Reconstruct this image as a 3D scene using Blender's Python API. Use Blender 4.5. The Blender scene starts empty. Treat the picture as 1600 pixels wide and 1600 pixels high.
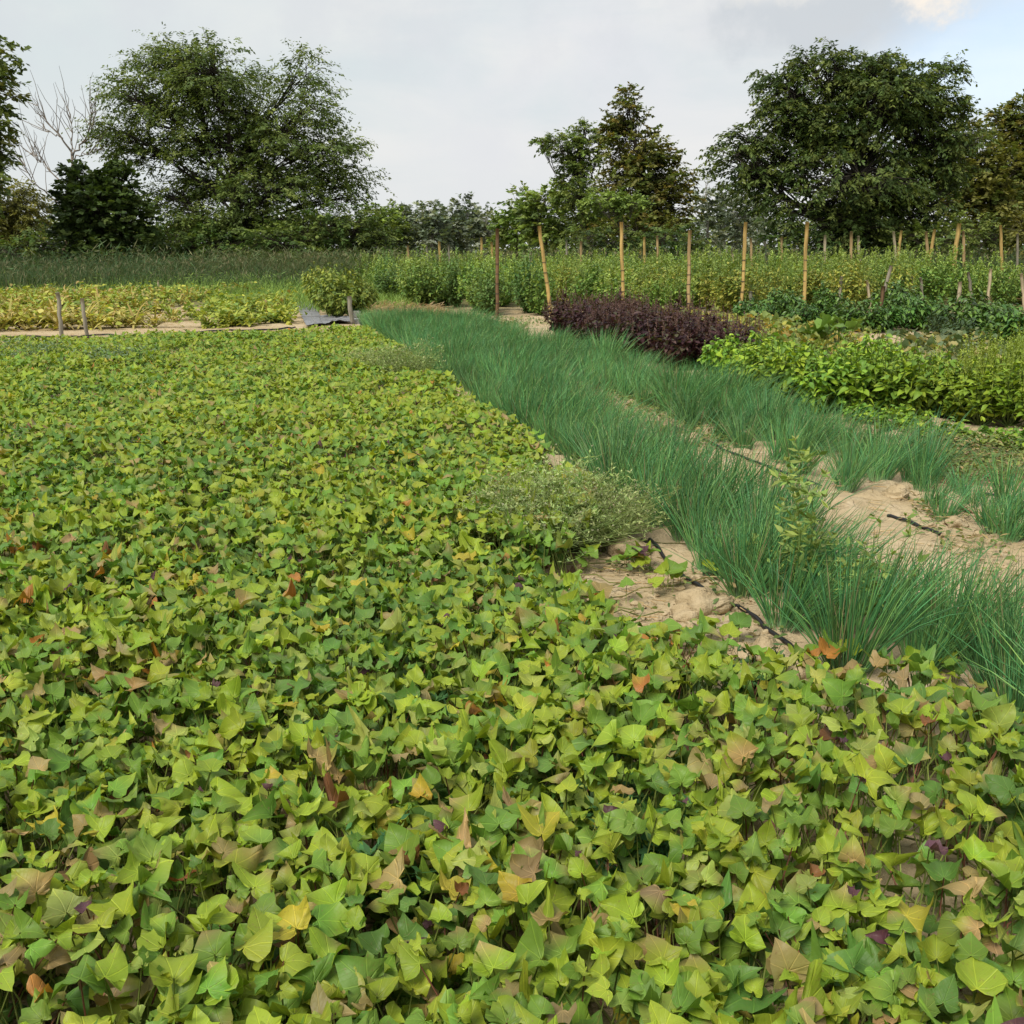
import bpy, math
import numpy as np
from mathutils import Vector

SC = bpy.context.scene
COL = SC.collection
RAD = math.radians

# ------------------------------------------------------------------ camera
CAM_H, PITCH, F = 1.5, RAD(14.5), 1600.0
cd = bpy.data.cameras.new("camera")
cam = bpy.data.objects.new("camera", cd)
COL.objects.link(cam)
cam.location = (0, 0, CAM_H)
cam.rotation_euler = (RAD(90) - PITCH, 0, 0)
cd.sensor_width = 36
cd.lens = 36
cd.clip_start = 0.05
cd.clip_end = 3000
SC.camera = cam

# ------------------------------------------------------------------ light and sky
SUN_EL, SUN_AZ = RAD(52), RAD(215)          # azimuth clockwise from +Y: behind the camera, to the left
SUN_STRENGTH, CLOUD_STRENGTH, EXPOSURE = 1.7, 0.368, 1.27
SC.view_settings.view_transform = 'Standard'
SC.view_settings.look = 'None'
SC.view_settings.gamma = 1
SC.view_settings.use_curve_mapping = False
SC.view_settings.exposure = EXPOSURE

sd = bpy.data.lights.new("sun", 'SUN')
sd.energy = SUN_STRENGTH
sd.angle = RAD(24)
sd.color = (1.0, 0.93, 0.80)
sun = bpy.data.objects.new("sun", sd)
COL.objects.link(sun)
sv = Vector((math.sin(SUN_AZ) * math.cos(SUN_EL), math.cos(SUN_AZ) * math.cos(SUN_EL), math.sin(SUN_EL)))
sun.rotation_euler = sv.to_track_quat('Z', 'Y').to_euler()


class NT:
    """small helper to write node trees"""
    def __init__(s, tree):
        s.t = tree
        s.t.nodes.clear()

    def n(s, kind, **kw):
        nd = s.t.nodes.new(kind)
        for k, v in kw.items():
            setattr(nd, k, v)
        return nd

    def put(s, sock, v):
        if isinstance(v, bpy.types.NodeSocket):
            s.t.links.new(v, sock)
        else:
            if sock.type == 'RGBA' and len(v) == 3:
                v = tuple(v) + (1,)
            sock.default_value = v

    def math(s, op, a, b=None, c=None, clamp=False):
        nd = s.n('ShaderNodeMath', operation=op, use_clamp=clamp)
        s.put(nd.inputs[0], a)
        if b is not None: s.put(nd.inputs[1], b)
        if c is not None: s.put(nd.inputs[2], c)
        return nd.outputs[0]

    def ramp(s, v, a, b, lo=0.0, hi=1.0, smooth=True):
        nd = s.n('ShaderNodeMapRange', interpolation_type='SMOOTHSTEP' if smooth else 'LINEAR')
        s.put(nd.inputs[0], v)
        for i, q in enumerate((a, b, lo, hi)): s.put(nd.inputs[i + 1], q)
        return nd.outputs[0]

    def mix(s, f, a, b, mode='MIX'):
        nd = s.n('ShaderNodeMix', data_type='RGBA', blend_type=mode)
        s.put(nd.inputs[0], f); s.put(nd.inputs[6], a); s.put(nd.inputs[7], b)
        return nd.outputs[2]

    def noise(s, vec, scale, detail=4, rough=0.55, dist=0.0):
        nd = s.n('ShaderNodeTexNoise')
        if vec is not None: s.put(nd.inputs['Vector'], vec)
        s.put(nd.inputs['Scale'], scale); s.put(nd.inputs['Detail'], detail)
        s.put(nd.inputs['Roughness'], rough); s.put(nd.inputs['Distortion'], dist)
        return nd


def make_world():
    w = bpy.data.worlds.new("World")
    SC.world = w
    w.use_nodes = True
    t = NT(w.node_tree)
    sky = t.n('ShaderNodeTexSky', sky_type='NISHITA', sun_disc=False)
    sky.sun_elevation, sky.sun_rotation = SUN_EL, SUN_AZ
    sky.air_density, sky.dust_density, sky.ozone_density = 1.0, 1.5, 1.0
    tc = t.n('ShaderNodeTexCoord')
    sep = t.n('ShaderNodeSeparateXYZ')
    t.put(sep.inputs[0], tc.outputs['Generated'])
    dx, dy, dz = sep.outputs
    dys = t.math('MAXIMUM', dy, 0.05)
    az = t.math('ARCTAN2', dx, dys)               # azimuth to the right of +Y
    el = t.math('ARCSINE', dz)
    n1 = t.noise(tc.outputs['Generated'], 5.0, 6, 0.6).outputs[0]
    n2 = t.noise(tc.outputs['Generated'], 12.0, 8, 0.62).outputs[0]
    cmb = t.n('ShaderNodeCombineXYZ')
    t.put(cmb.inputs[0], t.math('MULTIPLY', az, 3.0)); t.put(cmb.inputs[1], t.math('MULTIPLY', el, 11.0)); t.put(cmb.inputs[2], 3.1)
    streak = t.noise(cmb.outputs[0], 1.6, 5, 0.55, 0.4).outputs[0]

    def blob(a0, e0, ra, re, wob):
        qa = t.math('DIVIDE', t.math('SUBTRACT', az, a0), ra)
        qe = t.math('DIVIDE', t.math('SUBTRACT', el, e0), re)
        r = t.math('SQRT', t.math('ADD', t.math('MULTIPLY', qa, qa), t.math('MULTIPLY', qe, qe)))
        return t.math('ADD', r, t.math('MULTIPLY', t.math('SUBTRACT', n2, 0.5), wob))
    # thin bright cloud deck with slow variation
    base = t.mix(t.ramp(streak, 0.30, 0.72), (0.80, 0.87, 0.90), (0.985, 0.98, 0.965))
    base = t.mix(t.ramp(n1, 0.42, 0.75), base, (0.90, 0.91, 0.95))
    left = t.ramp(az, 0.1, -0.5)
    base = t.mix(t.math('MULTIPLY', left, 0.75), base, (0.78, 0.865, 0.875))
    hz = t.ramp(el, 0.16, 0.0)
    base = t.mix(t.math('MULTIPLY', hz, 0.5), base, (0.93, 0.93, 0.91))
    base = t.mix(t.math('MULTIPLY', t.ramp(n2, 0.42, 0.66), t.ramp(el, .05, .20, .12, .42)), base, (0.78, 0.81, 0.86))
    # grey cloud belly and sunlit edge, high on the right
    grey = t.ramp(blob(0.285, 0.190, 0.125, 0.034, 2.2), 1.2, 0.5)
    base = t.mix(t.math('MULTIPLY', grey, 0.9), base, (0.70, 0.745, 0.79))
    lit = t.ramp(blob(0.365, 0.200, 0.045, 0.026, 4.5), 1.0, 0.25)
    base = t.mix(lit, base, (1.12, 1.03, 0.92))
    lit2 = t.ramp(blob(0.250, 0.212, 0.06, 0.016, 4.0), 1.0, 0.3)
    base = t.mix(t.math('MULTIPLY', lit2, 0.6), base, (1.0, 0.98, 0.93))
    up = t.ramp(el, 0.2, 0.75)                     # overhead the deck is a little duller
    base = t.mix(t.math('MULTIPLY', up, 0.5), base, (0.80, 0.83, 0.86))
    b1 = t.n('ShaderNodeBackground'); t.put(b1.inputs[0], sky.outputs[0]); t.put(b1.inputs[1], 0.10)
    b2 = t.n('ShaderNodeBackground'); t.put(b2.inputs[0], base); t.put(b2.inputs[1], CLOUD_STRENGTH)
    gap = t.ramp(blob(0.43, 0.150, 0.13, 0.075, 0.9), 1.15, 0.35)
    puff = t.ramp(n2, 0.60, 0.70)
    gap = t.math('MULTIPLY', gap, t.math('SUBTRACT', 1.0, t.math('MULTIPLY', puff, 0.6)))
    gap = t.math('MULTIPLY', gap, t.math('SUBTRACT', 1.0, lit))
    cover = t.math('SUBTRACT', 1.0, t.math('MULTIPLY', gap, 0.40))
    ms = t.n('ShaderNodeMixShader')
    t.put(ms.inputs[0], cover); t.put(ms.inputs[1], b1.outputs[0]); t.put(ms.inputs[2], b2.outputs[0])
    out = t.n('ShaderNodeOutputWorld'); t.put(out.inputs[0], ms.outputs[0])


make_world()

# ------------------------------------------------------------------ measuring helpers
SP, CP = math.sin(PITCH), math.cos(PITCH)


def ray(u, v):
    a, b = (u - 800) / F, (v - 800) / F
    return np.array([a, CP - b * SP, -SP - b * CP])


def G(u, v, h=0.0):
    """point at height h under a spot measured on the photograph (1600 px wide)"""
    r = ray(u, v)
    t = (h - CAM_H) / r[2]
    return np.array([r[0] * t, r[1] * t, h])


def P(u, v, Y):
    r = ray(u, v)
    t = Y / r[1]
    return np.array([r[0] * t, Y, CAM_H + r[2] * t])


def vnoise(x, y, scale, seed=0):
    x = np.asarray(x, float) * scale + seed * 17.31
    y = np.asarray(y, float) * scale + seed * 9.77
    xi, yi = np.floor(x).astype(np.int64), np.floor(y).astype(np.int64)
    fx, fy = x - xi, y - yi
    fx, fy = fx * fx * (3 - 2 * fx), fy * fy * (3 - 2 * fy)

    def h(a, b):
        n = (a * 374761393 + b * 668265263 + seed * 974711) & 0x7fffffff
        n = ((n ^ (n >> 13)) * 1274126177) & 0x7fffffff
        return ((n ^ (n >> 16)) & 0xffff) / 65535.0
    return (h(xi, yi) * (1 - fx) + h(xi + 1, yi) * fx) * (1 - fy) + (h(xi, yi + 1) * (1 - fx) + h(xi + 1, yi + 1) * fx) * fy


def fbm(x, y, scale, seed=0, oct=4):
    s, a, tot = 0, 1.0, 0
    for i in range(oct):
        s = s + a * vnoise(x, y, scale * 2.03 ** i, seed + i)
        tot += a
        a *= 0.5
    return s / tot


def height(x, y):
    x, y = np.asarray(x, float), np.asarray(y, float)
    near = np.clip((30 - np.abs(y)) / 12, 0, 1) * np.clip((16 - np.abs(x)) / 6, 0, 1)
    h = (fbm(x, y, 0.8, 3) - 0.5) * 0.07
    cl = fbm(x, y, 3.3, 8, 4)
    h = h + np.clip(cl - 0.50, 0, 1) * 0.12 + np.clip(fbm(x, y, 8.5, 13, 3) - .55, 0, 1) * .07
    h = h + (fbm(x, y, 14, 21, 3) - 0.5) * 0.018
    return h * near


def in_poly(x, y, poly):
    poly = np.asarray(poly)[:, :2]
    c = np.zeros(len(x), bool)
    j = len(poly) - 1
    for i in range(len(poly)):
        xi, yi = poly[i]; xj, yj = poly[j]
        if yi != yj:
            c ^= ((yi > y) != (yj > y)) & (x < (xj - xi) * (y - yi) / (yj - yi) + xi)
        j = i
    return c


def nrmz(a):
    return a / np.maximum(np.linalg.norm(a, axis=-1, keepdims=True), 1e-9)


# ------------------------------------------------------------------ mesh builder
class MB:
    def __init__(s):
        s.v, s.f, s.c, s.u, s.n = [], [], [], [], 0

    def add(s, v, f, c, u=None):
        v = np.asarray(v, np.float32).reshape(-1, 3)
        c = np.asarray(c, np.float32)
        if c.ndim == 1: c = np.tile(c, (len(v), 1))
        s.v.append(v); s.f.append(np.asarray(f, np.int64).reshape(-1, 3) + s.n); s.c.append(c.reshape(-1, 3))
        s.u.append(np.zeros((len(v), 3), np.float32) if u is None else np.asarray(u, np.float32).reshape(-1, 3))
        s.n += len(v)

    def mesh(s, name, mat, flat=False):
        v = np.concatenate(s.v); f = np.concatenate(s.f); c = np.concatenate(s.c); u = np.concatenate(s.u)
        me = bpy.data.meshes.new(name)
        me.vertices.add(len(v)); me.vertices.foreach_set('co', v.ravel())
        me.loops.add(f.size); me.loops.foreach_set('vertex_index', f.ravel().astype(np.int32))
        me.polygons.add(len(f)); me.polygons.foreach_set('loop_start', np.arange(0, f.size, 3, dtype=np.int32))
        me.update(calc_edges=True)
        a = me.attributes.new('Col', 'FLOAT_COLOR', 'POINT')
        a.data.foreach_set('color', np.concatenate([np.clip(c, 0, 1), np.ones((len(c), 1), np.float32)], 1).ravel())
        b = me.attributes.new('luv', 'FLOAT_VECTOR', 'POINT'); b.data.foreach_set('vector', u.ravel())
        me.polygons.foreach_set('use_smooth', np.full(len(f), not flat))
        me.materials.append(mat)
        return me

    def build(s, name, mat, parent=None, flat=False):
        o = bpy.data.objects.new(name, s.mesh(name, mat, flat))
        COL.objects.link(o)
        if parent is not None: o.parent = parent
        return o


def tag(o, label=None, cat=None, group=None, kind=None):
    if label: o['label'] = label
    if cat: o['category'] = cat
    if group: o['group'] = group
    if kind: o['kind'] = kind
    return o


def empty(name, loc, rz=0.0, label=None, cat=None, group=None):
    o = bpy.data.objects.new(name, None)
    COL.objects.link(o)
    o.location = loc; o.rotation_euler = (0, 0, rz); o.empty_display_size = 0.2
    return tag(o, label, cat, group)


def tubes(mb, paths, radii, col, sides=4):
    """paths (N,K,3), radii (N,K), col (3,), (N,3) or (N,K,3)"""
    paths = np.asarray(paths, float)
    if paths.ndim == 2: paths = paths[None]
    N, K, _ = paths.shape
    radii = np.broadcast_to(np.asarray(radii, float), (N, K))
    col = np.asarray(col, float)
    if col.ndim == 1: col = np.broadcast_to(col, (N, K, 3))
    elif col.ndim == 2: col = np.broadcast_to(col[:, None], (N, K, 3))
    tan = np.gradient(paths, axis=1)
    tan = nrmz(tan)
    mean = nrmz(paths[:, -1] - paths[:, 0])[:, None]
    ref = np.where(np.abs(mean[..., 2:3]) > 0.8, np.array([0.31, 0.95, 0.0]), np.array([0, 0, 1.0]))
    s1 = nrmz(np.cross(tan, np.broadcast_to(ref, tan.shape)))
    s2 = np.cross(tan, s1)
    ang = np.arange(sides) * 2 * np.pi / sides
    ring = s1[:, :, None] * np.cos(ang)[:, None] + s2[:, :, None] * np.sin(ang)[:, None]
    v = paths[:, :, None] + ring * radii[:, :, None, None]
    a = np.arange(K - 1)[:, None] * sides + np.arange(sides)[None]
    b = np.arange(K - 1)[:, None] * sides + (np.arange(sides)[None] + 1) % sides
    q = np.concatenate([np.stack([a, b, b + sides], -1).reshape(-1, 3), np.stack([a, b + sides, a + sides], -1).reshape(-1, 3)])
    for e, flip in ((0, 1), (K - 1, 0)):
        for k in range(1, sides - 1):
            t = [e * sides, e * sides + k, e * sides + k + 1]
            q = np.concatenate([q, [t[::-1] if not flip else t]])
    f = (np.arange(N)[:, None, None] * (K * sides) + q[None]).reshape(-1, 3)
    mb.add(v.reshape(-1, 3), f, np.repeat(col[:, :, None], sides, 2).reshape(-1, 3))


# ---- leaf templates: X, Y, triangles
def template(half, mid=False):
    h = np.array(half, float); n = len(h)
    ys = np.clip(h[:, 1], 0, 1)
    cols = [np.stack([0 * ys, ys], 1)]
    fr = [0.5, 1.0] if mid else [1.0]
    for sgn in (1, -1):
        for q in fr:
            cols.append(np.stack([sgn * h[:, 0] * q, ys * (1 - q) + h[:, 1] * q], 1))
    pts = np.concatenate(cols)
    tris = []
    def strip(a, b, flip):
        for k in range(n - 1):
            p = [(a + k, b + k, b + k + 1), (a + k, b + k + 1, a + k + 1)]
            tris.extend([t[::-1] for t in p] if flip else p)
    m = len(fr)
    chainR = [0] + [n * (1 + i) for i in range(m)]
    chainL = [0] + [n * (1 + m + i) for i in range(m)]
    for a, b in zip(chainR, chainR[1:]): strip(a, b, False)
    for a, b in zip(chainL, chainL[1:]): strip(a, b, True)
    return pts[:, 0], pts[:, 1], np.array(tris)


T_DIA = (np.array([0, .5, 0, -.5]), np.array([0, .45, 1, .45]), np.array([(0, 1, 2), (0, 2, 3)]))
T_OVATE = template([(0, 0), (.30, .16), (.48, .42), (.34, .74), (0, 1)])
T_OVATE_MID = template([(0, 0), (.24, .08), (.44, .26), (.50, .46), (.38, .70), (.16, .90), (0, 1)], True)
LOBED = [(0, 0), (.08, -.10), (.20, -.19), (.36, -.20), (.50, -.11), (.60, .01), (.74, .12), (.62, .21), (.49, .29), (.43, .38), (.41, .48), (.35, .62), (.22, .79), (.09, .94), (0, 1.06)]
SPEAR = [(0, 0), (.10, -.12), (.24, -.20), (.42, -.21), (.58, -.12), (.68, .02), (.60, .14), (.54, .26), (.48, .40), (.38, .57), (.24, .77), (.09, .94), (0, 1.04)]
HEART = [(0, 0), (.14, -.14), (.34, -.18), (.52, -.08), (.60, .10), (.56, .30), (.46, .52), (.28, .76), (.10, .93), (0, 1.02)]
T_LOBED, T_SPEAR, T_HEART = template(LOBED, True), template(SPEAR, True), template(HEART, True)
LF = [(0, 0), (.30, -.19), (.68, .06), (.38, .38), (.20, .80), (0, 1.05)]
T_LOBED_FAR, T_HEART_FAR = template(LF), template([(0, 0), (.34, -.17), (.60, .12), (.44, .55), (0, 1.02)])
T_ROUND = template([(0, 0), (.16, -.2), (.42, -.2), (.60, .02), (.60, .26), (.63, .46), (.48, .66), (.38, .86), (.18, .93), (0, 1.0)], True)


def leaves(mb, pos, d, n, size, width, T, col, col2=None, fold=0.0, droop=0.0, wave=0.0, rng=None, col2w=None):
    X, Y, tr = T
    N = len(pos)
    if N == 0: return
    one = np.ones(N)
    size, width, fold, droop, wave = [np.broadcast_to(np.asarray(a, float), (N,))[:, None] for a in (size, width, fold, droop, wave)]
    d = nrmz(d); s = nrmz(np.cross(d, n)); n = np.cross(s, d)
    x = X[None] * width; y = np.broadcast_to(Y[None], (N, len(X)))
    z = fold * (np.sqrt(x * x + .012) - .11) - droop * y * y
    if rng is not None:
        ph = rng.uniform(0, 6.28, (N, 1)); fq = rng.uniform(6, 13, (N, 1))
        r2 = x * x + (y - .35) ** 2
        z = z + wave * r2 * np.sin(np.arctan2(x, y - .35) * 2 + ph) + wave * .8 * r2 * np.sin(x * fq + y * fq * 0.7 + ph)
        z = z + np.abs(x) ** 2.2 * rng.uniform(-1.1, 1.5, (N, 1)) * (wave > 0)
    v = pos[:, None] + size[..., None] * (x[..., None] * s[:, None] + y[..., None] * d[:, None] + z[..., None] * n[:, None])
    c = np.broadcast_to(np.asarray(col, float).reshape(-1, 1, 3), (N, len(X), 3))
    if col2 is not None:
        w = np.clip(Y * 1.2 - 0.25, 0, 1)[None, :, None] if col2w is None else col2w(X, Y)[None, :, None]
        c = c * (1 - w) + np.asarray(col2, float).reshape(-1, 1, 3) * w
    f = (np.arange(N)[:, None, None] * len(X) + tr[None]).reshape(-1, 3)
    u = np.broadcast_to(np.stack([X, Y, 0 * X], 1)[None], (N, len(X), 3))
    mb.add(v.reshape(-1, 3), f, c.reshape(-1, 3), u.reshape(-1, 3))


# ------------------------------------------------------------------ materials
def leaf_material(name, rough=0.55, spec=0.25, trans=0.28, veins=False, vary=0.16, speck=0.0, trans_tint=(1.15, 1.15, 0.45)):
    m = bpy.data.materials.new(name)
    m.use_nodes = True
    t = NT(m.node_tree)
    at = t.n('ShaderNodeAttribute', attribute_name='Col')
    tc = t.n('ShaderNodeTexCoord')
    oi = t.n('ShaderNodeObjectInfo')
    nz = t.noise(tc.outputs['Object'], 9.0, 3).outputs[0]
    c = t.mix(t.ramp(nz, 0.3, 0.7), at.outputs['Color'], (1 - vary, 1 - vary, 1 - vary * 1.3), 'MULTIPLY')
    hs = t.n('ShaderNodeHueSaturation')
    t.put(hs.inputs['Hue'], t.ramp(oi.outputs['Random'], 0, 1, 0.49, 0.51, False))
    t.put(hs.inputs['Value'], t.ramp(t.math('FRACT', t.math('MULTIPLY', oi.outputs['Random'], 7.13)), 0, 1, 0.85, 1.15, False))
    t.put(hs.inputs['Color'], c)
    c = hs.outputs[0]
    bump = None
    if veins:
        uv = t.n('ShaderNodeAttribute', attribute_name='luv')
        sp = t.n('ShaderNodeSeparateXYZ'); t.put(sp.inputs[0], uv.outputs['Vector'])
        ax = t.math('ABSOLUTE', sp.outputs[0])
        th = t.math('ARCTAN2', ax, sp.outputs[1])
        r = t.math('SQRT', t.math('ADD', t.math('MULTIPLY', ax, ax), t.math('MULTIPLY', sp.outputs[1], sp.outputs[1])))
        near = t.math('PINGPONG', th, 0.37)
        dist = t.math('MULTIPLY', near, r)
        v1 = t.ramp(dist, 0.006, 0.026, 1.0, 0.0)
        sub = t.math('PINGPONG', t.math('ADD', sp.outputs[1], t.math('MULTIPLY', ax, -0.8)), 0.075)
        v2 = t.ramp(sub, 0.0, 0.02, 0.14, 0.0)
        v = t.math('MAXIMUM', v1, v2)
        c = t.mix(t.math('MULTIPLY', v, 0.5), c, t.mix(1.0, c, (1.9, 1.75, 1.7), 'MULTIPLY'))
        b = t.n('ShaderNodeBump'); t.put(b.inputs['Strength'], 0.45); t.put(b.inputs['Distance'], 0.004)
        n3 = t.noise(tc.outputs['Object'], 90.0, 2).outputs[0]
        t.put(b.inputs['Height'], t.math('ADD', t.math('MULTIPLY', v, -1.0), t.math('MULTIPLY', n3, 0.6)))
        bump = b.outputs[0]
    if speck:
        n4 = t.noise(tc.outputs['Object'], 160.0, 2).outputs[0]
        c = t.mix(t.math('MULTIPLY', t.ramp(n4, 0.62, 0.72), speck), c, (0.20, 0.13, 0.06))
        n5 = t.noise(tc.outputs['Object'], 24.0, 4, 0.6).outputs[0]
        c = t.mix(t.math('MULTIPLY', t.ramp(n5, 0.58, 0.74), speck * 0.8), c, t.mix(1.0, c, (1.35, 1.02, 0.9), 'MULTIPLY'))
    pb = t.n('ShaderNodeBsdfPrincipled')
    t.put(pb.inputs['Base Color'], c); t.put(pb.inputs['Roughness'], rough); t.put(pb.inputs['Specular IOR Level'], spec)
    tr = t.n('ShaderNodeBsdfTranslucent'); t.put(tr.inputs[0], t.mix(1.0, c, trans_tint, 'MULTIPLY'))
    if bump is not None: t.put(pb.inputs['Normal'], bump)
    ms = t.n('ShaderNodeMixShader')
    t.put(ms.inputs[0], trans); t.put(ms.inputs[1], pb.outputs[0]); t.put(ms.inputs[2], tr.outputs[0])
    out = t.n('ShaderNodeOutputMaterial'); t.put(out.inputs[0], ms.outputs[0])
    return m


def simple_material(name, rough=0.8, spec=0.2, nscale=12, amount=0.35, bump=0.3, stretch=(1, 1, 1)):
    """surface that takes its own colour from the mesh, broken by grain"""
    m = bpy.data.materials.new(name)
    m.use_nodes = True
    t = NT(m.node_tree)
    at = t.n('ShaderNodeAttribute', attribute_name='Col')
    tc = t.n('ShaderNodeTexCoord')
    mp = t.n('ShaderNodeMapping'); t.put(mp.inputs['Vector'], tc.outputs['Object']); mp.inputs['Scale'].default_value = stretch
    nz = t.noise(mp.outputs[0], nscale, 5, 0.65).outputs[0]
    c = t.mix(t.ramp(nz, 0.3, 0.75), at.outputs['Color'], (1 - amount,) * 3, 'MULTIPLY')
    pb = t.n('ShaderNodeBsdfPrincipled')
    t.put(pb.inputs['Base Color'], c); t.put(pb.inputs['Roughness'], rough); t.put(pb.inputs['Specular IOR Level'], spec)
    b = t.n('ShaderNodeBump'); t.put(b.inputs['Strength'], bump); t.put(b.inputs['Distance'], 0.01); t.put(b.inputs['Height'], nz)
    t.put(pb.inputs['Normal'], b.outputs[0])
    out = t.n('ShaderNodeOutputMaterial'); t.put(out.inputs[0], pb.outputs[0])
    return m


def soil_material():
    m = bpy.data.materials.new("dry_soil")
    m.use_nodes = True
    t = NT(m.node_tree)
    tc = t.n('ShaderNodeTexCoord')
    v = tc.outputs['Object']
    a = t.noise(v, 1.1, 5, 0.6).outputs[0]
    b = t.noise(v, 7.0, 6, 0.65).outputs[0]
    g = t.noise(v, 55.0, 5, 0.7).outputs[0]
    c = t.mix(t.ramp(a, 0.3, 0.7), (0.385, 0.295, 0.170), (0.50, 0.405, 0.265))
    c = t.mix(t.ramp(b, 0.50, 0.75), c, (0.53, 0.44, 0.305))
    c = t.mix(t.math('MULTIPLY', t.ramp(g, 0.54, 0.70), 0.45), c, (0.19, 0.125, 0.07))
    vo = t.n('ShaderNodeTexVoronoi', feature='DISTANCE_TO_EDGE')
    wv = t.mix(0.2, v, t.noise(v, 3.0, 4).outputs['Color'], 'ADD')
    t.put(vo.inputs['Vector'], wv); t.put(vo.inputs['Scale'], 6.0)
    crack = t.math('MULTIPLY', t.ramp(vo.outputs['Distance'], 0.0, 0.05, 1.0, 0.0), t.ramp(b, 0.42, 0.55))
    c = t.mix(t.math('MULTIPLY', crack, 0.18), c, (0.20, 0.13, 0.07))
    # dry litter far away
    sp = t.n('ShaderNodeSeparateXYZ'); t.put(sp.inputs[0], v)
    far = t.ramp(sp.outputs[1], 24.5, 29)
    c = t.mix(far, c, t.mix(b, (0.11, 0.12, 0.045), (0.20, 0.17, 0.08)))
    pb = t.n('ShaderNodeBsdfPrincipled')
    t.put(pb.inputs['Base Color'], c); t.put(pb.inputs['Roughness'], 1.0); t.put(pb.inputs['Specular IOR Level'], 0.1)
    h = t.math('ADD', t.math('MULTIPLY', g, 0.5), t.math('ADD', b, t.math('MULTIPLY', crack, -0.3)))
    bp = t.n('ShaderNodeBump'); t.put(bp.inputs['Strength'], 0.9); t.put(bp.inputs['Distance'], 0.025); t.put(bp.inputs['Height'], h)
    t.put(pb.inputs['Normal'], bp.outputs[0])
    out = t.n('ShaderNodeOutputMaterial'); t.put(out.inputs[0], pb.outputs[0])
    return m


M_SOIL = soil_material()
M_VINE = leaf_material("sweet_potato_leaf", 0.47, 0.30, 0.28, veins=True, speck=0.5)
M_CHIVE = leaf_material("chive_blade", 0.36, 0.45, 0.18, vary=0.12)
M_LEAF = leaf_material("garden_leaf", 0.50, 0.28, 0.28, vary=0.15)
M_PEPPER = leaf_material("glossy_pepper_leaf", 0.38, 0.35, 0.12, vary=0.15)
M_TREE = leaf_material("tree_foliage", 0.55, 0.25, 0.33, vary=0.25)
M_REED = leaf_material("reed_blade", 0.6, 0.2, 0.25, vary=0.2)
M_BARK = simple_material("bark", 0.9, 0.1, 6, 0.5, 0.6, (1, 1, 0.25))
M_WOOD = simple_material("stake_wood", 0.8, 0.15, 11, 0.6, 0.5, (1, 1, 0.12))
M_HOSE = simple_material("black_hose", 0.45, 0.4, 30, 0.3, 0.1)
M_CLOD = M_SOIL
M_CLOTH = simple_material("weed_cloth", 0.5, 0.35, 60, 0.25, 0.3)
M_STONE = simple_material("concrete", 0.9, 0.15, 25, 0.3, 0.4)
M_PLASTIC = simple_material("plastic", 0.4, 0.4, 10, 0.15, 0.05)

rs = np.random.default_rng


# ------------------------------------------------------------------ ground
def make_ground():
    def axis(lo, hi, step, out_lo, out_hi, k=1.16):
        a = list(np.arange(lo, hi, step))
        s, x = step, hi
        while x < out_hi:
            a.append(x); s *= k; x += s
        a.append(out_hi)
        s, x, left = step, lo - step, []
        while x > out_lo:
            left.append(x); s *= k; x -= s
        left.append(out_lo)
        return np.array(left[::-1] + a)
    xs = axis(-1.5, 6.5, 0.03, -700, 700, 1.12)
    ys = axis(1.0, 10.0, 0.03, -60, 900, 1.035)
    X, Y = np.meshgrid(xs, ys)
    Z = height(X, Y)
    v = np.stack([X, Y, Z], -1).reshape(-1, 3)
    nx, ny = len(xs), len(ys)
    i = (np.arange(ny - 1)[:, None] * nx + np.arange(nx - 1)[None]).ravel()
    f = np.concatenate([np.stack([i, i + 1, i + nx + 1], 1), np.stack([i, i + nx + 1, i + nx], 1)])
    mb = MB(); mb.add(v, f, (0.3, 0.2, 0.1))
    return tag(mb.build('ground', M_SOIL), kind='structure')


make_ground()

ROW = np.array([-0.2365, 0.9716])       # direction the vegetable rows run in
ROWN = np.array([0.9716, 0.2365])


def view_ok(x, y, m=1.0):
    return np.abs(x) < 0.53 * y + m


# ------------------------------------------------------------------ sweet potato mat
SP_PX = [(-400, 560), (-250, 537), (0, 541), (200, 535), (420, 528), (575, 524), (668, 585), (745, 640), (815, 690), (890, 755), (930, 810), (940, 850), (895, 880),
         (825, 905), (900, 940), (930, 965), (915, 1010), (1010, 1030), (1110, 1050), (1200, 1075), (1300, 1100), (1400, 1075),
         (1480, 1110), (1600, 1170), (1750, 1230), (2000, 1500), (2100, 1800), (2000, 2300), (-600, 2300), (-600, 1600), (-700, 900)]
SP_POLY = np.array([G(u, v, 0.08) for u, v in SP_PX])


def sp_density(x, y):
    d = np.ones_like(x)
    c = G(1500, 1440)
    q = ((x - c[0]) / 0.42) ** 2 + ((y - c[1]) / 0.36) ** 2
    d *= 1 - 0.5 * np.exp(-q)
    c = G(1380, 1180)
    d *= 1 - 0.5 * np.exp(-(((x - c[0]) / 0.45) ** 2 + ((y - c[1]) / 0.3) ** 2))
    c = G(880, 950)
    d *= 1 - 0.4 * np.exp(-(((x - c[0]) / 0.3) ** 2 + ((y - c[1]) / 0.3) ** 2))
    gap = fbm(x, y, 1.7, 40, 3)
    d *= 1 - 0.75 * np.clip((0.36 - gap) * 9, 0, 1)
    return d


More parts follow.
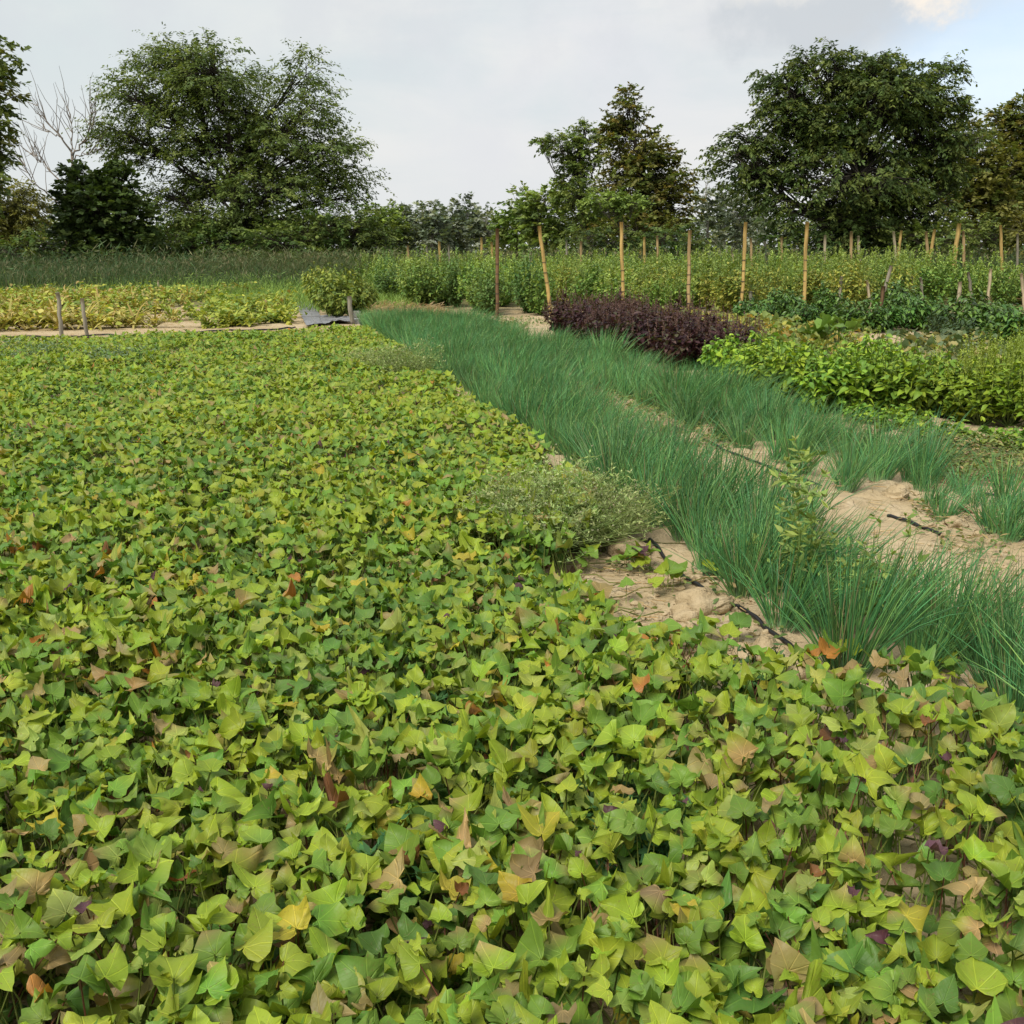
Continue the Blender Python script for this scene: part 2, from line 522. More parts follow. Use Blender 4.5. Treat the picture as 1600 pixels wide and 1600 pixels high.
def make_sweet_potato():
    rng = rs(11)
    mb = MB()
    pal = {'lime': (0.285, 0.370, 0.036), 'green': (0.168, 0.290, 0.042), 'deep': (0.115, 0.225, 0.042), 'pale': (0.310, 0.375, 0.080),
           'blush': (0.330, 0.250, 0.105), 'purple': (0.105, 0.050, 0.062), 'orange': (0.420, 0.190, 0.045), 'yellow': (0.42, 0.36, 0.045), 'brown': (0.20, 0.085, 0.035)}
    names = list(pal)
    P_ = np.array([pal[k] for k in names])

    def scatter(dens, y0, y1):
        xs0, xs1 = -0.56 * y1 - 1.4, 0.56 * y1 + 1.2
        n = int(dens * (y1 - y0) * (xs1 - xs0))
        x, y = rng.uniform(xs0, xs1, n), rng.uniform(y0, y1, n)
        k = in_poly(x, y, SP_POLY) & view_ok(x, y, 1.2)
        x, y = x[k], y[k]
        k = rng.random(len(x)) < sp_density(x, y)
        return x[k], y[k]

    def layer(x, y, lo, hi, size_lo, size_hi, near, lower):
        N = len(x)
        if N == 0: return
        canopy = 0.115 + 0.15 * fbm(x, y, 1.3, 5, 3)
        z = height(x, y) * 0.6 + canopy * rng.uniform(lo, hi, N)
        yaw = rng.normal(RAD(90), RAD(75), N)
        pitch = rng.normal(RAD(12), RAD(19), N)
        d = np.stack([np.cos(yaw) * np.cos(pitch), np.sin(yaw) * np.cos(pitch), np.sin(pitch)], 1)
        nn = np.stack([rng.normal(-0.06, 0.28, N), rng.normal(-0.26, 0.28, N), np.full(N, 1.0)], 1)
        size = rng.uniform(size_lo, size_hi, N)
        # colour by patches
        w = np.zeros((N, len(names)))
        patch = fbm(x, y, 0.7, 60, 3); patch2 = fbm(x, y, 1.6, 77, 3); patch3 = fbm(x, y, 0.9, 91, 3)
        w[:, 0] = 0.56 + 1.3 * np.clip(patch - 0.42, 0, 1) * 2
        w[:, 1] = 0.55
        w[:, 2] = 0.08 + 1.6 * np.clip(0.45 - patch, 0, 1) * 2
        w[:, 3] = 0.13
        w[:, 4] = 0.03 + 0.9 * np.clip(patch2 - 0.58, 0, 1)
        w[:, 5] = 0.008 + 0.12 * np.clip(patch3 - 0.60, 0, 1)
        w[:, 6] = 0.006 + 0.05 * np.clip(patch2 - 0.62, 0, 1)
        w[:, 7] = 0.028
        w[:, 8] = 0.008
        nr = np.clip((3.2 - y) / 1.6, 0, 1)
        far = np.clip((y - 4) / 5, 0, 1); w[:, 2] *= 1 - .5 * far; w[:, 5:9] *= (1 - .5 * far)[:, None]; w[:, 4] *= 1 - .3 * far
        w[:, 4] *= 1 + 3.2 * nr; w[:, 5] *= 1 + 2.5 * nr; w[:, 8] *= 1 + 2 * nr
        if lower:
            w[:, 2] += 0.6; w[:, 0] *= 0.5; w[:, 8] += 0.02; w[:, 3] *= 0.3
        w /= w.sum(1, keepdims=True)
        pick = (rng.random(N)[:, None] > np.cumsum(w, 1)).sum(1).clip(0, len(names) - 1)
        col = P_[pick] * rng.uniform(0.72, 1.18, (N, 1)) * (1 + rng.normal(0, .06, (N, 3)))
        pick2 = np.where(pick == 4, np.where(rng.random(N) < .5, 4, 0), pick)
        flip = rng.random(N)
        pick2 = np.where((pick < 4) & (flip < 0.12), 4, pick2)
        pick2 = np.where((pick == 6) & (flip < 0.5), 7, pick2)
        pick2 = np.where((pick == 1) & (flip > 0.75), 0, pick2)
        col2 = P_[pick2] * rng.uniform(0.8, 1.15, (N, 1))
        size = np.where(pick == 5, size * 0.55, np.where(pick == 8, size * .7, size))
        z = z + (pick == 5) * 0.03
        wilt = (pick == 6) | (pick == 8)
        fold = rng.normal(0.20, 0.24, N) + wilt * 0.7
        droop = rng.normal(0.20, 0.28, N) + wilt * 0.3
        wave = rng.uniform(0.25, 0.85, N)
        pos = np.stack([x, y, z], 1)
        kind = rng.random(N)
        if near:
            sets = ((kind < .55, T_LOBED), ((kind >= .55) & (kind < .82), T_SPEAR), (kind >= .82, T_HEART))
        else:
            sets = ((kind < .75, T_LOBED_FAR), (kind >= .75, T_HEART_FAR))
        for m, T in sets:
            leaves(mb, pos[m], d[m], nn[m], size[m], rng.uniform(.85, 1.12, m.sum()), T, col[m], col2[m], fold[m], droop[m], wave[m], rng)
        # petioles
        pm = (y < 8) & (rng.random(N) < np.clip(1.4 - y / 8, .25, 1))
        b = pos[pm]
        n = len(b)
        off = rng.normal(0, .05, (n, 3)); off[:, 2] = 0
        root = b + off - d[pm] * [1, 1, 0] * 0.02
        root[:, 2] = height(root[:, 0], root[:, 1]) * .6 + 0.01
        m1 = root * .45 + b * .55 + np.concatenate([rng.normal(0, .012, (n, 2)), np.full((n, 1), .012)], 1)
        path = np.stack([root, m1, b], 1)
        pc = np.where((rng.random(n) < .12)[:, None], (0.22, 0.10, 0.07), (0.20, 0.26, 0.065)) * rng.uniform(.7, 1.2, (n, 1))
        tubes(mb, path, np.array([[.0026, .0022, .0017]]), pc, 3)

    for dens, y0, y1, near in ((700, 1.0, 3.2, True), (650, 3.2, 6.0, True), (560, 6.0, 10, False), (500, 10, 17.6, False)):
        x, y = scatter(dens * .66, y0, y1)
        layer(x, y, .80, 1.18, .036, .071, near, False)
        x, y = scatter(dens * .12, y0, y1)
        layer(x, y, .9, 1.2, .026, .045, near, False)
        x, y = scatter(dens * .55, y0, y1)
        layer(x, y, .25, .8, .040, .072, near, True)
    # fallen dry leaves on the soil beneath
    x, y = scatter(60, 1.0, 5)
    n = len(x)
    yaw = rng.uniform(0, 6.28, n)
    leaves(mb, np.stack([x, y, height(x, y) + .012], 1), np.stack([np.cos(yaw), np.sin(yaw), rng.normal(0, .1, n)], 1), rng.normal(0, .25, (n, 3)) + [0, 0, 1], rng.uniform(.03, .06, n), 1.0, T_HEART, np.array([(.16, .09, .045), (.22, .14, .07), (.10, .06, .035)])[rng.integers(3, size=n)], None, .3, .3, .8, rng)
    # trailing vines
    x, y = scatter(34, 1.1, 6)
    n = len(x)
    yaw = rng.uniform(0, 6.28, n)
    tt = np.linspace(0, 1, 7)[None]
    ya = yaw[:, None] + np.cumsum(rng.normal(0, .35, (n, 7)), 1)
    px = x[:, None] + np.cumsum(np.cos(ya) * .08, 1); py = y[:, None] + np.cumsum(np.sin(ya) * .08, 1)
    pz = height(px, py) * .6 + 0.02 + 0.03 * rng.random((n, 7))
    tubes(mb, np.stack([px, py, pz], -1), np.full((1, 7), .0032), np.array([0.17, 0.19, 0.06]) * rng.uniform(.6, 1.2, (n, 1)), 4)
    # runners crossing the bare patch
    for a, b in (((880, 960), (1130, 905)), ((900, 900), (1010, 895)), ((1010, 1030), (1180, 1010)), ((1180, 1090), (1330, 1050)), ((960, 990), (900, 985)), ((1530, 1180), (1470, 1060))):
        p0, p1 = G(*a), G(*b)
        tq = np.linspace(0, 1, 12)[:, None]
        pth = p0 * (1 - tq) + p1 * tq
        pth[:, 1] += np.sin(tq[:, 0] * 5) * .03
        pth[:, 2] = height(pth[:, 0], pth[:, 1]) + .012 + np.abs(np.sin(tq[:, 0] * 9)) * .015
        tubes(mb, pth, np.full((1, 12), .003), (0.2, 0.2, 0.07), 4)
        n = 14
        q = rng.uniform(0.05, 1, n)
        base = p0 * (1 - q[:, None]) + p1 * q[:, None] + np.concatenate([rng.normal(0, .03, (n, 2)), np.zeros((n, 1))], 1)
        gz = height(base[:, 0], base[:, 1])
        base[:, 2] = gz + rng.uniform(.05, .10, n)
        yaw = rng.normal(RAD(90), 1.3, n)
        d = np.stack([np.cos(yaw), np.sin(yaw), rng.normal(.25, .3, n)], 1)
        nn = np.stack([rng.normal(0, .3, n), rng.normal(-.35, .3, n), np.ones(n)], 1)
        pk = rng.choice([0, 1, 4, 6, 2, 5], n, p=[.42, .34, .1, .06, .05, .03])
        leaves(mb, base, d, nn, rng.uniform(.045, .08, n), 1.0, T_SPEAR, P_[pk], None, rng.normal(.3, .2, n), .15, .3, rng)
        rt = base.copy(); rt[:, 2] = gz + .01
        tubes(mb, np.stack([rt, base], 1), np.array([[.002, .0016]]), (0.2, 0.24, 0.07), 3)
    o = mb.build('sweet_potato_vines', M_VINE)
    tag(o, 'low mat of yellow-green lobed sweet potato leaves covering the left field', 'ground cover', kind='stuff')


make_sweet_potato()


# ------------------------------------------------------------------ chives
def chive_mesh(seed, n=120, hgt=0.46, lean=(0.20, 0.02), spread=0.07):
    rng = rs(seed)
    mb = MB()
    a = rng.uniform(0, 6.28, n); r = np.sqrt(rng.random(n)) * spread
    base = np.stack([np.cos(a) * r, np.sin(a) * r, np.full(n, -.01)], 1)
    L = hgt * .93 * rng.uniform(.62, 1.12, n)
    out = np.stack([np.cos(a), np.sin(a)], 1) * (r / spread * .46)[:, None] + rng.normal(0, .16, (n, 2)) + np.array(lean)
    t = np.linspace(0, 1, 6)
    bend = rng.gamma(1.5, .16, n)
    hz = out[:, None] * (t[None, :, None] + bend[:, None, None] * 1.2 * t[None, :, None] ** 2)
    z = t[None] - (bend[:, None] * .35) * t[None] ** 3 * np.minimum(1, np.linalg.norm(out, axis=1) * 3)[:, None]
    path = np.concatenate([hz, z[..., None]], 2)
    path = base[:, None] + path * L[:, None, None]
    rad = (0.0027 * rng.uniform(.7, 1.25, n))[:, None] * np.array([1, 1.05, 1, .85, .55, .1])[None]
    c0 = np.array([0.090, 0.310, 0.112]); c1 = np.array([0.260, 0.450, 0.125])
    mixw = rng.random((n, 1)) ** 1.5
    col = (c0 * (1 - mixw) + c1 * mixw) * rng.uniform(.5, 1.35, (n, 1))
    dry = rng.random(n) < .012
    col[dry] = np.array([.44, .40, .20]) * rng.uniform(.7, 1.1, (dry.sum(), 1))
    colk = np.repeat(col[:, None], 6, 1)
    colk[:, 0] = colk[:, 0] * .4 + np.array([.22, .25, .13]) * .6
    tip = rng.random(n) < .06
    colk[tip, 5] = (.38, .32, .14)
    tubes(mb, path, rad, colk, 3)
    return mb.mesh('chive_clump', M_CHIVE)


CH = [chive_mesh(100 + i, n=(125, 110, 140, 120, 105, 135)[i], hgt=(.47, .43, .49, .45, .42, .48)[i]) for i in range(6)]
CH_SMALL = [chive_mesh(120 + i, n=75, hgt=.32 + .03 * i, spread=.06) for i in range(3)]


def put_clump(meshes, x, y, rng, label, group, s=1.0):
    o = bpy.data.objects.new('chive_clump', meshes[rng.integers(len(meshes))])
    COL.objects.link(o)
    o.location = (x, y, float(height(x, y)))
    o.rotation_euler = (rng.normal(0, .06), rng.normal(0, .06), rng.normal(0, .8))
    k = s * rng.uniform(.78, 1.14)
    o.scale = (k, k, k * rng.uniform(.92, 1.08))
    tag(o, label, 'chives', group)


def make_chives():
    rng = rs(5)
    front = [((1590, 1150), 'large chive clump cut by the frame edge, beside the last sweet potato leaves'),
             ((1555, 1085), 'chive clump next nearest to the camera, right behind the frame edge clump'),
             ((1325, 1045), 'dense chive clump at the near end of the black drip hose beside the bare soil'),
             ((1225, 985), 'wide chive clump with splayed blades beside the crumbling soil clods'),
             ((1440, 1045), 'loose upright chive clump on the bare soil between two drip hoses'),
             ((1165, 935), 'chive clump beside the big pale clod at the bare patch')]
    for (u, v), lab in front:
        p = G(u, v)
        put_clump(CH[2:3] if u != 1440 else CH[4:5], p[0], p[1], rng, lab, 'chive clumps at the near end of the left row', .9)
    extra = [(1290, 990), (1500, 1010), (1375, 960), (1110, 900), (1215, 925), (1600, 1065), (1475, 1035), (1545, 1045), (1595, 1100), (1420, 1005), (1290, 930)]
    for u, v in extra:
        p = G(u, v)
        put_clump(CH, p[0], p[1], rng, 'blue-green chive clump among others at the near end of the left chive row', 'chive clumps at the near end of the left row', .95)
    A = np.array([1.06, 4.35])
    for line, off in enumerate((0.0, .30, .58, .86)):
        s = -2.4 + 0.12 * line
        while True:
            p = A + ROW * s + ROWN * off + rng.normal(0, .035, 2)
            if p[1] > 20.6: break
            gap = (line == 2 and (p[1] < 5.2 or (p[1] < 9 and rng.random() < .45))) or (line == 3 and p[1] < 10.5)
            gap = gap or (p[1] < 4.3 and abs(p[0]) < .53 * p[1] + .12)
            if not gap and rng.random() > 0.03:
                put_clump(CH, p[0], p[1], rng, 'blue-green chive clump in the long left row beside the sweet potato bed', 'chive clumps of the long left row', 1.0)
            s += rng.uniform(.30, .38) if p[1] > 9 else rng.uniform(.28, .38)
    B = np.array([2.28, 6.35])
    for line, off in enumerate((-.16, .16, .44, -.44)):
        s = 0.1 * line
        while True:
            p = B + ROW * s + ROWN * off + rng.normal(0, .035, 2)
            if p[1] > 19.8: break
            if rng.random() > 0.08 and not (line == 2 and p[1] > 15) and not (line == 3 and p[1] < 11.5):
                put_clump(CH, p[0], p[1], rng, 'blue-green chive clump in the long right row behind the bare strip', 'chive clumps of the long right row', .98)
            s += rng.uniform(.30, .38) if p[1] > 10 else rng.uniform(.26, .36)
    # thin scattered clumps at the near end of the right row
    for (u, v), lab in (((1455, 790), 'small thin chive clump just past the end of the dense right row'),
                        ((1475, 812), 'small chive clump beside the white-tipped end of the drip hose'),
                        ((1500, 775), 'small chive clump between the dense right row and the green weeds'),
                        ((1555, 835), 'bushy small chive clump beside the pale clod on bare soil'),
                        ((1590, 845), 'small chive clump cut by the frame edge on the bare soil'),
                        ((1420, 755), 'short chive clump leaning at the tip of the dense right row'),
                        ((1570, 795), 'short sparse chive clump standing by the weedy strip')):
        p = G(u, v)
        put_clump(CH_SMALL, p[0], p[1], rng, lab, 'scattered small chive clumps', .9)
    for u, v in ((1540, 820), (1600, 815), (1520, 800), (1440, 768), (1575, 850)):
        p = G(u, v)
        put_clump(CH_SMALL, p[0], p[1], rng, 'small chive clump scattered on the bare soil past the right row', 'scattered small chive clumps', .8)


make_chives()


# ------------------------------------------------------------------ bushy vegetables
def bush_mesh(name, seed, h, r, stems, per, size, pal, T=T_OVATE, width=.62, droop=.35, mat=None, spike=None, low=0.1, up=.35, fold=.35, stemcol=(.14, .2, .05), seg_lean=1.0):
    """stems fanning out from one root, leaves in pairs along them"""
    rng = rs(seed)
    mb = MB()
    a = rng.uniform(0, 6.28, stems); rr = np.sqrt(rng.random(stems)) * r
    hh = h * (1 - .42 * (rr / r) ** 2) * rng.uniform(.72, 1.08, stems)
    t = np.linspace(0, 1, 6)
    end = np.stack([np.cos(a) * rr, np.sin(a) * rr, hh], 1)
    path = np.zeros((stems, 6, 3))
    path[..., :2] = end[:, None, :2] * (t ** (.75 * seg_lean))[None, :, None]
    path[..., 2] = end[:, None, 2] * (t ** 1.15)[None]
    path[:, 1:5, :2] += rng.normal(0, .02 * r / .3, (stems, 4, 2))
    tubes(mb, path, (0.006 * (h / .5) ** .5) * np.linspace(1, .35, 6)[None], stemcol, 3)
    tl = rng.uniform(low, 1, (stems, per)) ** .75
    idx = np.clip(tl * 5, 0, 4.999); i0 = idx.astype(int); fr = (idx - i0)[..., None]
    si = np.arange(stems)[:, None]
    pos = path[si, i0] * (1 - fr) + path[si, i0 + 1] * fr
    pos = pos.reshape(-1, 3)
    N = len(pos)
    yaw = rng.uniform(0, 6.28, N)
    outd = nrmz(np.concatenate([pos[:, :2], np.zeros((N, 1))], 1)) * .5
    d = np.stack([np.cos(yaw), np.sin(yaw), rng.normal(up - .15, .35, N)], 1) + outd
    nn = np.stack([rng.normal(0, .35, N), rng.normal(0, .35, N), np.ones(N)], 1)
    hgt_w = np.clip(pos[:, 2] / h, 0, 1)
    sz = size * rng.uniform(.6, 1.15, N) * (1 - .3 * (tl.ravel() > .92))
    pal = np.array(pal)
    col = pal[rng.integers(len(pal), size=N)] * rng.uniform(.75, 1.2, (N, 1))
    leaves(mb, pos, d, nn, sz, width, T, col, None, rng.normal(fold, .2, N), rng.normal(droop, .15, N), .15, rng)
    if spike:
        k = rng.random(stems) < spike[1]
        tips = path[k, -1]
        n = len(tips)
        if n:
            L = spike[0] * rng.uniform(.6, 1.2, n)
            m = 16
            tz = np.linspace(0, 1, m)
            pp = tips[:, None] + np.stack([0 * tz, 0 * tz, tz], 1)[None] * L[:, None, None]
            pp = pp + rng.normal(0, .012, (n, 1, 3)) * tz[None, :, None]
            pp = pp.reshape(-1, 3); N = len(pp)
            yw = rng.uniform(0, 6.28, N)
            d = np.stack([np.cos(yw), np.sin(yw), np.full(N, .7)], 1)
            leaves(mb, pp, d, np.tile([0, 0, 1.0], (N, 1)) + rng.normal(0, .3, (N, 3)), rng.uniform(.6, 1.1, N) * spike[3], .6, T_DIA, np.array(spike[2]) * rng.uniform(.7, 1.25, (N, 1)))
            tubes(mb, np.stack([tips, tips + np.array([0, 0, 1]) * L[:, None]], 1), np.array([[.003, .0015]]), spike[2], 3)
    return mb.mesh(name, mat or M_LEAF)


def put(name, mesh, x, y, rng, label, cat, group=None, s=1.0, sz=None, z=None):
    o = bpy.data.objects.new(name, mesh)
    COL.objects.link(o)
    o.location = (x, y, float(height(x, y)) if z is None else z)
    o.rotation_euler = (rng.normal(0, .03), rng.normal(0, .03), rng.uniform(0, 6.28))
    o.scale = (s, s, s if sz is None else sz)
    return tag(o, label, cat, group)


def make_purple():
    rng = rs(31)
    pal = [(.055, .024, .034), (.075, .034, .042), (.040, .022, .026), (.125, .075, .075), (.085, .08, .045)]
    ms = [bush_mesh('purple_basil_plant', 300 + i, .70, .40, 46, 12, .105, pal, width=.5, spike=(.13, .6, (.17, .095, .085), .026), stemcol=(.09, .03, .04), low=.15) for i in range(4)]
    lab = {0: 'bushy dark purple basil plant on the front face of the purple bed', 1: 'dark purple basil plant with upright flower spikes within the purple bed'}
    s = 0
    first = True
    while s < 5.4:
        for j, off in enumerate((0.0, .42, .84)):
            p = np.array([2.18, 13.0]) + np.array([-.24, .971]) * (s + rng.uniform(-.12, .12)) + ROWN * (off + rng.normal(0, .05) - .1)
            l = lab[0] if j == 0 else lab[1]
            g = 'purple basil plants along the front of the bed' if j == 0 else 'purple basil plants inside the bed'
            if first: l, g, first = 'nearest dark purple basil plant, touching the bright green basil', None, False
            put('purple_basil_plant', ms[rng.integers(4)], p[0], p[1], rng, l, 'purple basil', g, rng.uniform(.88, 1.08))
        s += .50


def make_basil():
    rng = rs(41)
    pal = [(.275, .425, .045), (.215, .370, .048), (.350, .480, .050), (.150, .285, .045)]
    ms = [bush_mesh('green_basil_plant', 400 + i, .60, .34, 46, 14, .086, pal, T=T_OVATE_MID, width=.66, droop=.45, up=.25, spike=(.06, .15, (.22, .33, .06), .02), low=.12) for i in range(4)]
    paly = [(.32, .45, .045), (.26, .40, .050), (.38, .48, .055)]
    my = [bush_mesh('green_basil_plant', 420 + i, .56, .34, 36, 11, .080, paly, width=.55, spike=(.17, .95, (.30, .38, .06), .026), low=.15) for i in range(3)]
    mlow = [bush_mesh('green_basil_plant', 430 + i, .24, .25, 16, 9, .075, pal[1:], T=T_OVATE_MID, width=.7, low=.1) for i in range(2)]
    rows = [((2.38, 10.9), (2.88, 9.45)), ((2.58, 11.7), (3.2, 9.25)), ((3.05, 11.6), (3.6, 9.15)), ((3.6, 11.1), (4.0, 9.0))]
    for j, (a, b) in enumerate(rows):
        a, b = np.array(a), np.array(b)
        n = int(np.linalg.norm(a - b) / .42)
        for k in range(n + 1):
            p = a + (b - a) * k / n + rng.normal(0, .05, 2)
            end = k >= n - 1
            lab = 'bright green basil plant at the near end of the green basil bed' if end else ('bright green basil plant along the chive side of its bed' if j == 0 else 'bright green basil plant inside the green basil bed')
            put('green_basil_plant', ms[rng.integers(4)], p[0], p[1], rng, lab, 'basil', 'green basil plants at the near end' if end else ('green basil plants beside the chives' if j == 0 else 'green basil plants inside the bed'), rng.uniform(.75, 1.15))
    for u, v in ((1530, 668), (1575, 672), (1620, 678), (1560, 650), (1605, 655), (1650, 660), (1500, 655), (1545, 640), (1590, 640), (1640, 645), (1680, 670)):
        p = G(u, v)
        put('green_basil_plant', my[rng.integers(3)], p[0], p[1], rng, 'tall yellow-green flowering basil plant near the picture edge, with pale flower spikes', 'basil', 'flowering yellow-green basil plants', rng.uniform(.98, 1.2))
    for u, v in ((1390, 675), (1440, 684), (1480, 690), (1530, 695), (1420, 668), (1575, 700), (1345, 660), (1610, 705)):
        p = G(u, v)
        put('green_basil_plant', mlow[rng.integers(2)], p[0], p[1], rng, 'low basil seedling on bare soil in front of the green basil bed', 'basil', 'low basil plants in front of the bed', rng.uniform(.7, 1.0))


def make_peppers():
    rng = rs(51)
    pal = [(.066, .155, .028), (.092, .195, .034), (.048, .115, .024), (.130, .235, .046)]
    ms = [bush_mesh('pepper_plant', 500 + i, .58, .36, 50, 13, .115, pal, T=T_OVATE_MID, width=.46, droop=.5, up=.1, mat=M_PEPPER, low=.15) for i in range(3)]
    palg = [(.07, .12, .055), (.09, .15, .07), (.05, .09, .045)]
    mg = [bush_mesh('pepper_plant', 520 + i, .52, .42, 55, 12, .10, palg, width=.45, droop=.5, up=.1, low=.1) for i in range(2)]
    spots = [(1168, 497, .8), (1190, 500, .7), (1218, 496, 1.0), (1232, 500, .95), (1255, 508, .8), (1275, 506, .75), (1285, 478, 1.0), (1296, 490, .9), (1318, 506, .8), (1335, 512, .85), (1356, 514, .9), (1378, 512, .85),
             (1400, 500, 1.25), (1410, 508, 1.0), (1440, 512, .95), (1452, 508, .85), (1515, 525, 1.05), (1530, 530, .9), (1552, 522, 1.0), (1575, 545, .9), (1596, 545, 1.05), (1618, 540, 1.0), (1562, 512, .9), (1640, 560, 1.0)]
    names = {12: 'tallest dark green pepper plant, in the middle of the pepper row', 0: 'dark green pepper plant at the far left end of the pepper row', 20: 'dark glossy pepper plant nearest the picture edge beside the squash leaves'}
    for i, (u, v, s) in enumerate(spots):
        p = G(u, v + 6)
        put('pepper_plant', ms[rng.integers(3)], p[0], p[1], rng, names.get(i, 'dark glossy green pepper plant in the row before the tomatoes'), 'pepper plant', None if i in names else 'dark pepper plants in the row', s * rng.uniform(1.1, 1.3))
    for i, (u, v, s) in enumerate(((1480, 524, 1.0), (1500, 534, .9), (1470, 512, .9))):
        p = G(u, v + 6)
        put('pepper_plant', mg[i % 2], p[0], p[1], rng, ('grey-green drooping plant among dark peppers, beside the pale upright stake', 'low grey-green drooping plant in front of the pale upright stake', 'grey-green drooping plant left behind the pale upright stake')[i], 'pepper plant', None, s)


TOMATO_END = []


def make_tomatoes():
    rng = rs(61)
    pal = [(.20, .34, .075), (.26, .39, .085), (.13, .24, .06), (.32, .42, .10)]
    paly = [(.38, .43, .085), (.31, .38, .085), (.46, .44, .10), (.22, .31, .075)]
    pald = [(.09, .19, .05), (.13, .24, .07), (.17, .27, .08)]

    def tm(seed, p, h=1.22, r=.52, size=.105):
        return bush_mesh('tomato_plant', seed, h, r, 64, 20, size, p, T=T_OVATE, width=.55, droop=.3, up=.05, fold=.2, low=.04, spike=(.25, .25, p[-1], .07))
    mg = [tm(600 + i, pal) for i in range(4)]
    my = [tm(610 + i, paly, 1.15) for i in range(3)]
    md = [tm(620 + i, pald) for i in range(2)]
    xs = [-1.5, -0.55, 0.75, 2.25, 3.75, 5.25, 6.9, 8.5, 10.1, 11.7, 13.3, 14.9]
    for r, x0 in enumerate(xs):
        s = 2.6 if r == 0 else 0.0 if r < 7 else rng.uniform(.5, 1.5)
        if r >= 6: s = 1.2 + (r - 6) * .5
        while s < 20:
            p = np.array([x0, 23.6]) + ROW * s / .9716 + ROWN * rng.normal(0, .12)
            front = s < 3
            if r <= 1: m, k = mg + md[:1], 'mid green'
            elif r in (2,): m, k = md + mg[:1], 'dark green'
            elif r <= 4: m, k = mg + my[:1], 'mid green'
            elif r <= 8: m, k = my + mg[:1], 'yellowing'
            else: m, k = mg, 'mid green'
            side = 'at the near end of its staked row' if front else 'further back along its staked row'
            if abs(p[0]) < .54 * p[1] + 1.5 and rng.random() > .07:
                o = put('tomato_plant', m[rng.integers(len(m))], p[0], p[1], rng, f'bushy {k} tomato plant {side}', 'tomato plant', f'{k} tomato plants {side}', rng.uniform(.75, 1.25), rng.uniform(.62, 1.10) + .12 * (r > 4))
            s += .88 if s < 9 else 1.1


def make_eggplants():
    rng = rs(71)
    pal = [(.22, .30, .060), (.28, .34, .065), (.16, .24, .055), (.34, .38, .07)]
    ms = [bush_mesh('eggplant_bush', 700 + i, 1.15, .55, 70, 15, .15, pal, width=.5, droop=.5, up=.0, low=.2) for i in range(2)]
    for (u, v, s), lab in zip(((528, 499, .9), (520, 491, .95), (556, 496, .75), (508, 484, .95), (540, 486, .95), (566, 485, .75), (498, 477, .95)),
                              ('large drooping-leaved eggplant bush at the edge of the weed cloth', 'eggplant bush leaning over the grey weed cloth strip', 'smaller eggplant bush beside the short stake and concrete slab',
                               'eggplant bush second along the weed cloth strip', 'eggplant bush in the middle behind the front one', 'sparse eggplant bush on the tomato side of its row', 'farthest eggplant bush at the top of the weed cloth strip')):
        p = G(u, v)
        put('eggplant_bush', ms[rng.integers(2)], p[0], p[1], rng, lab, 'eggplant', None, s)


def squash_mesh(seed, pal, h=.3, r=.45, n=26, size=.19):
    rng = rs(seed)
    mb = MB()
    a = rng.uniform(0, 6.28, n); rr = r * np.sqrt(rng.random(n))
    tip = np.stack([np.cos(a) * rr, np.sin(a) * rr, h * rng.uniform(.5, 1.1, n)], 1)
    root = tip * [.25, .25, 0]
    mid = root * .5 + tip * .5 + [0, 0, .04]
    pal = np.array(pal)
    tubes(mb, np.stack([root, mid, tip], 1), np.array([[.007, .006, .004]]), np.array([.28, .33, .12]) * rng.uniform(.8, 1.2, (n, 1)), 4)
    d = np.stack([np.cos(a), np.sin(a), rng.normal(0, .3, n)], 1) + rng.normal(0, .4, (n, 3))
    nn = np.stack([rng.normal(0, .35, n), rng.normal(-.2, .35, n), np.ones(n)], 1)
    leaves(mb, tip, d, nn, size * rng.uniform(.6, 1.15, n), 1.0, T_ROUND, pal[rng.integers(len(pal), size=n)] * rng.uniform(.8, 1.2, (n, 1)), None, rng.normal(.25, .2, n), rng.normal(.2, .2, n), .3, rng)
    return mb.mesh('squash_plant', M_LEAF)


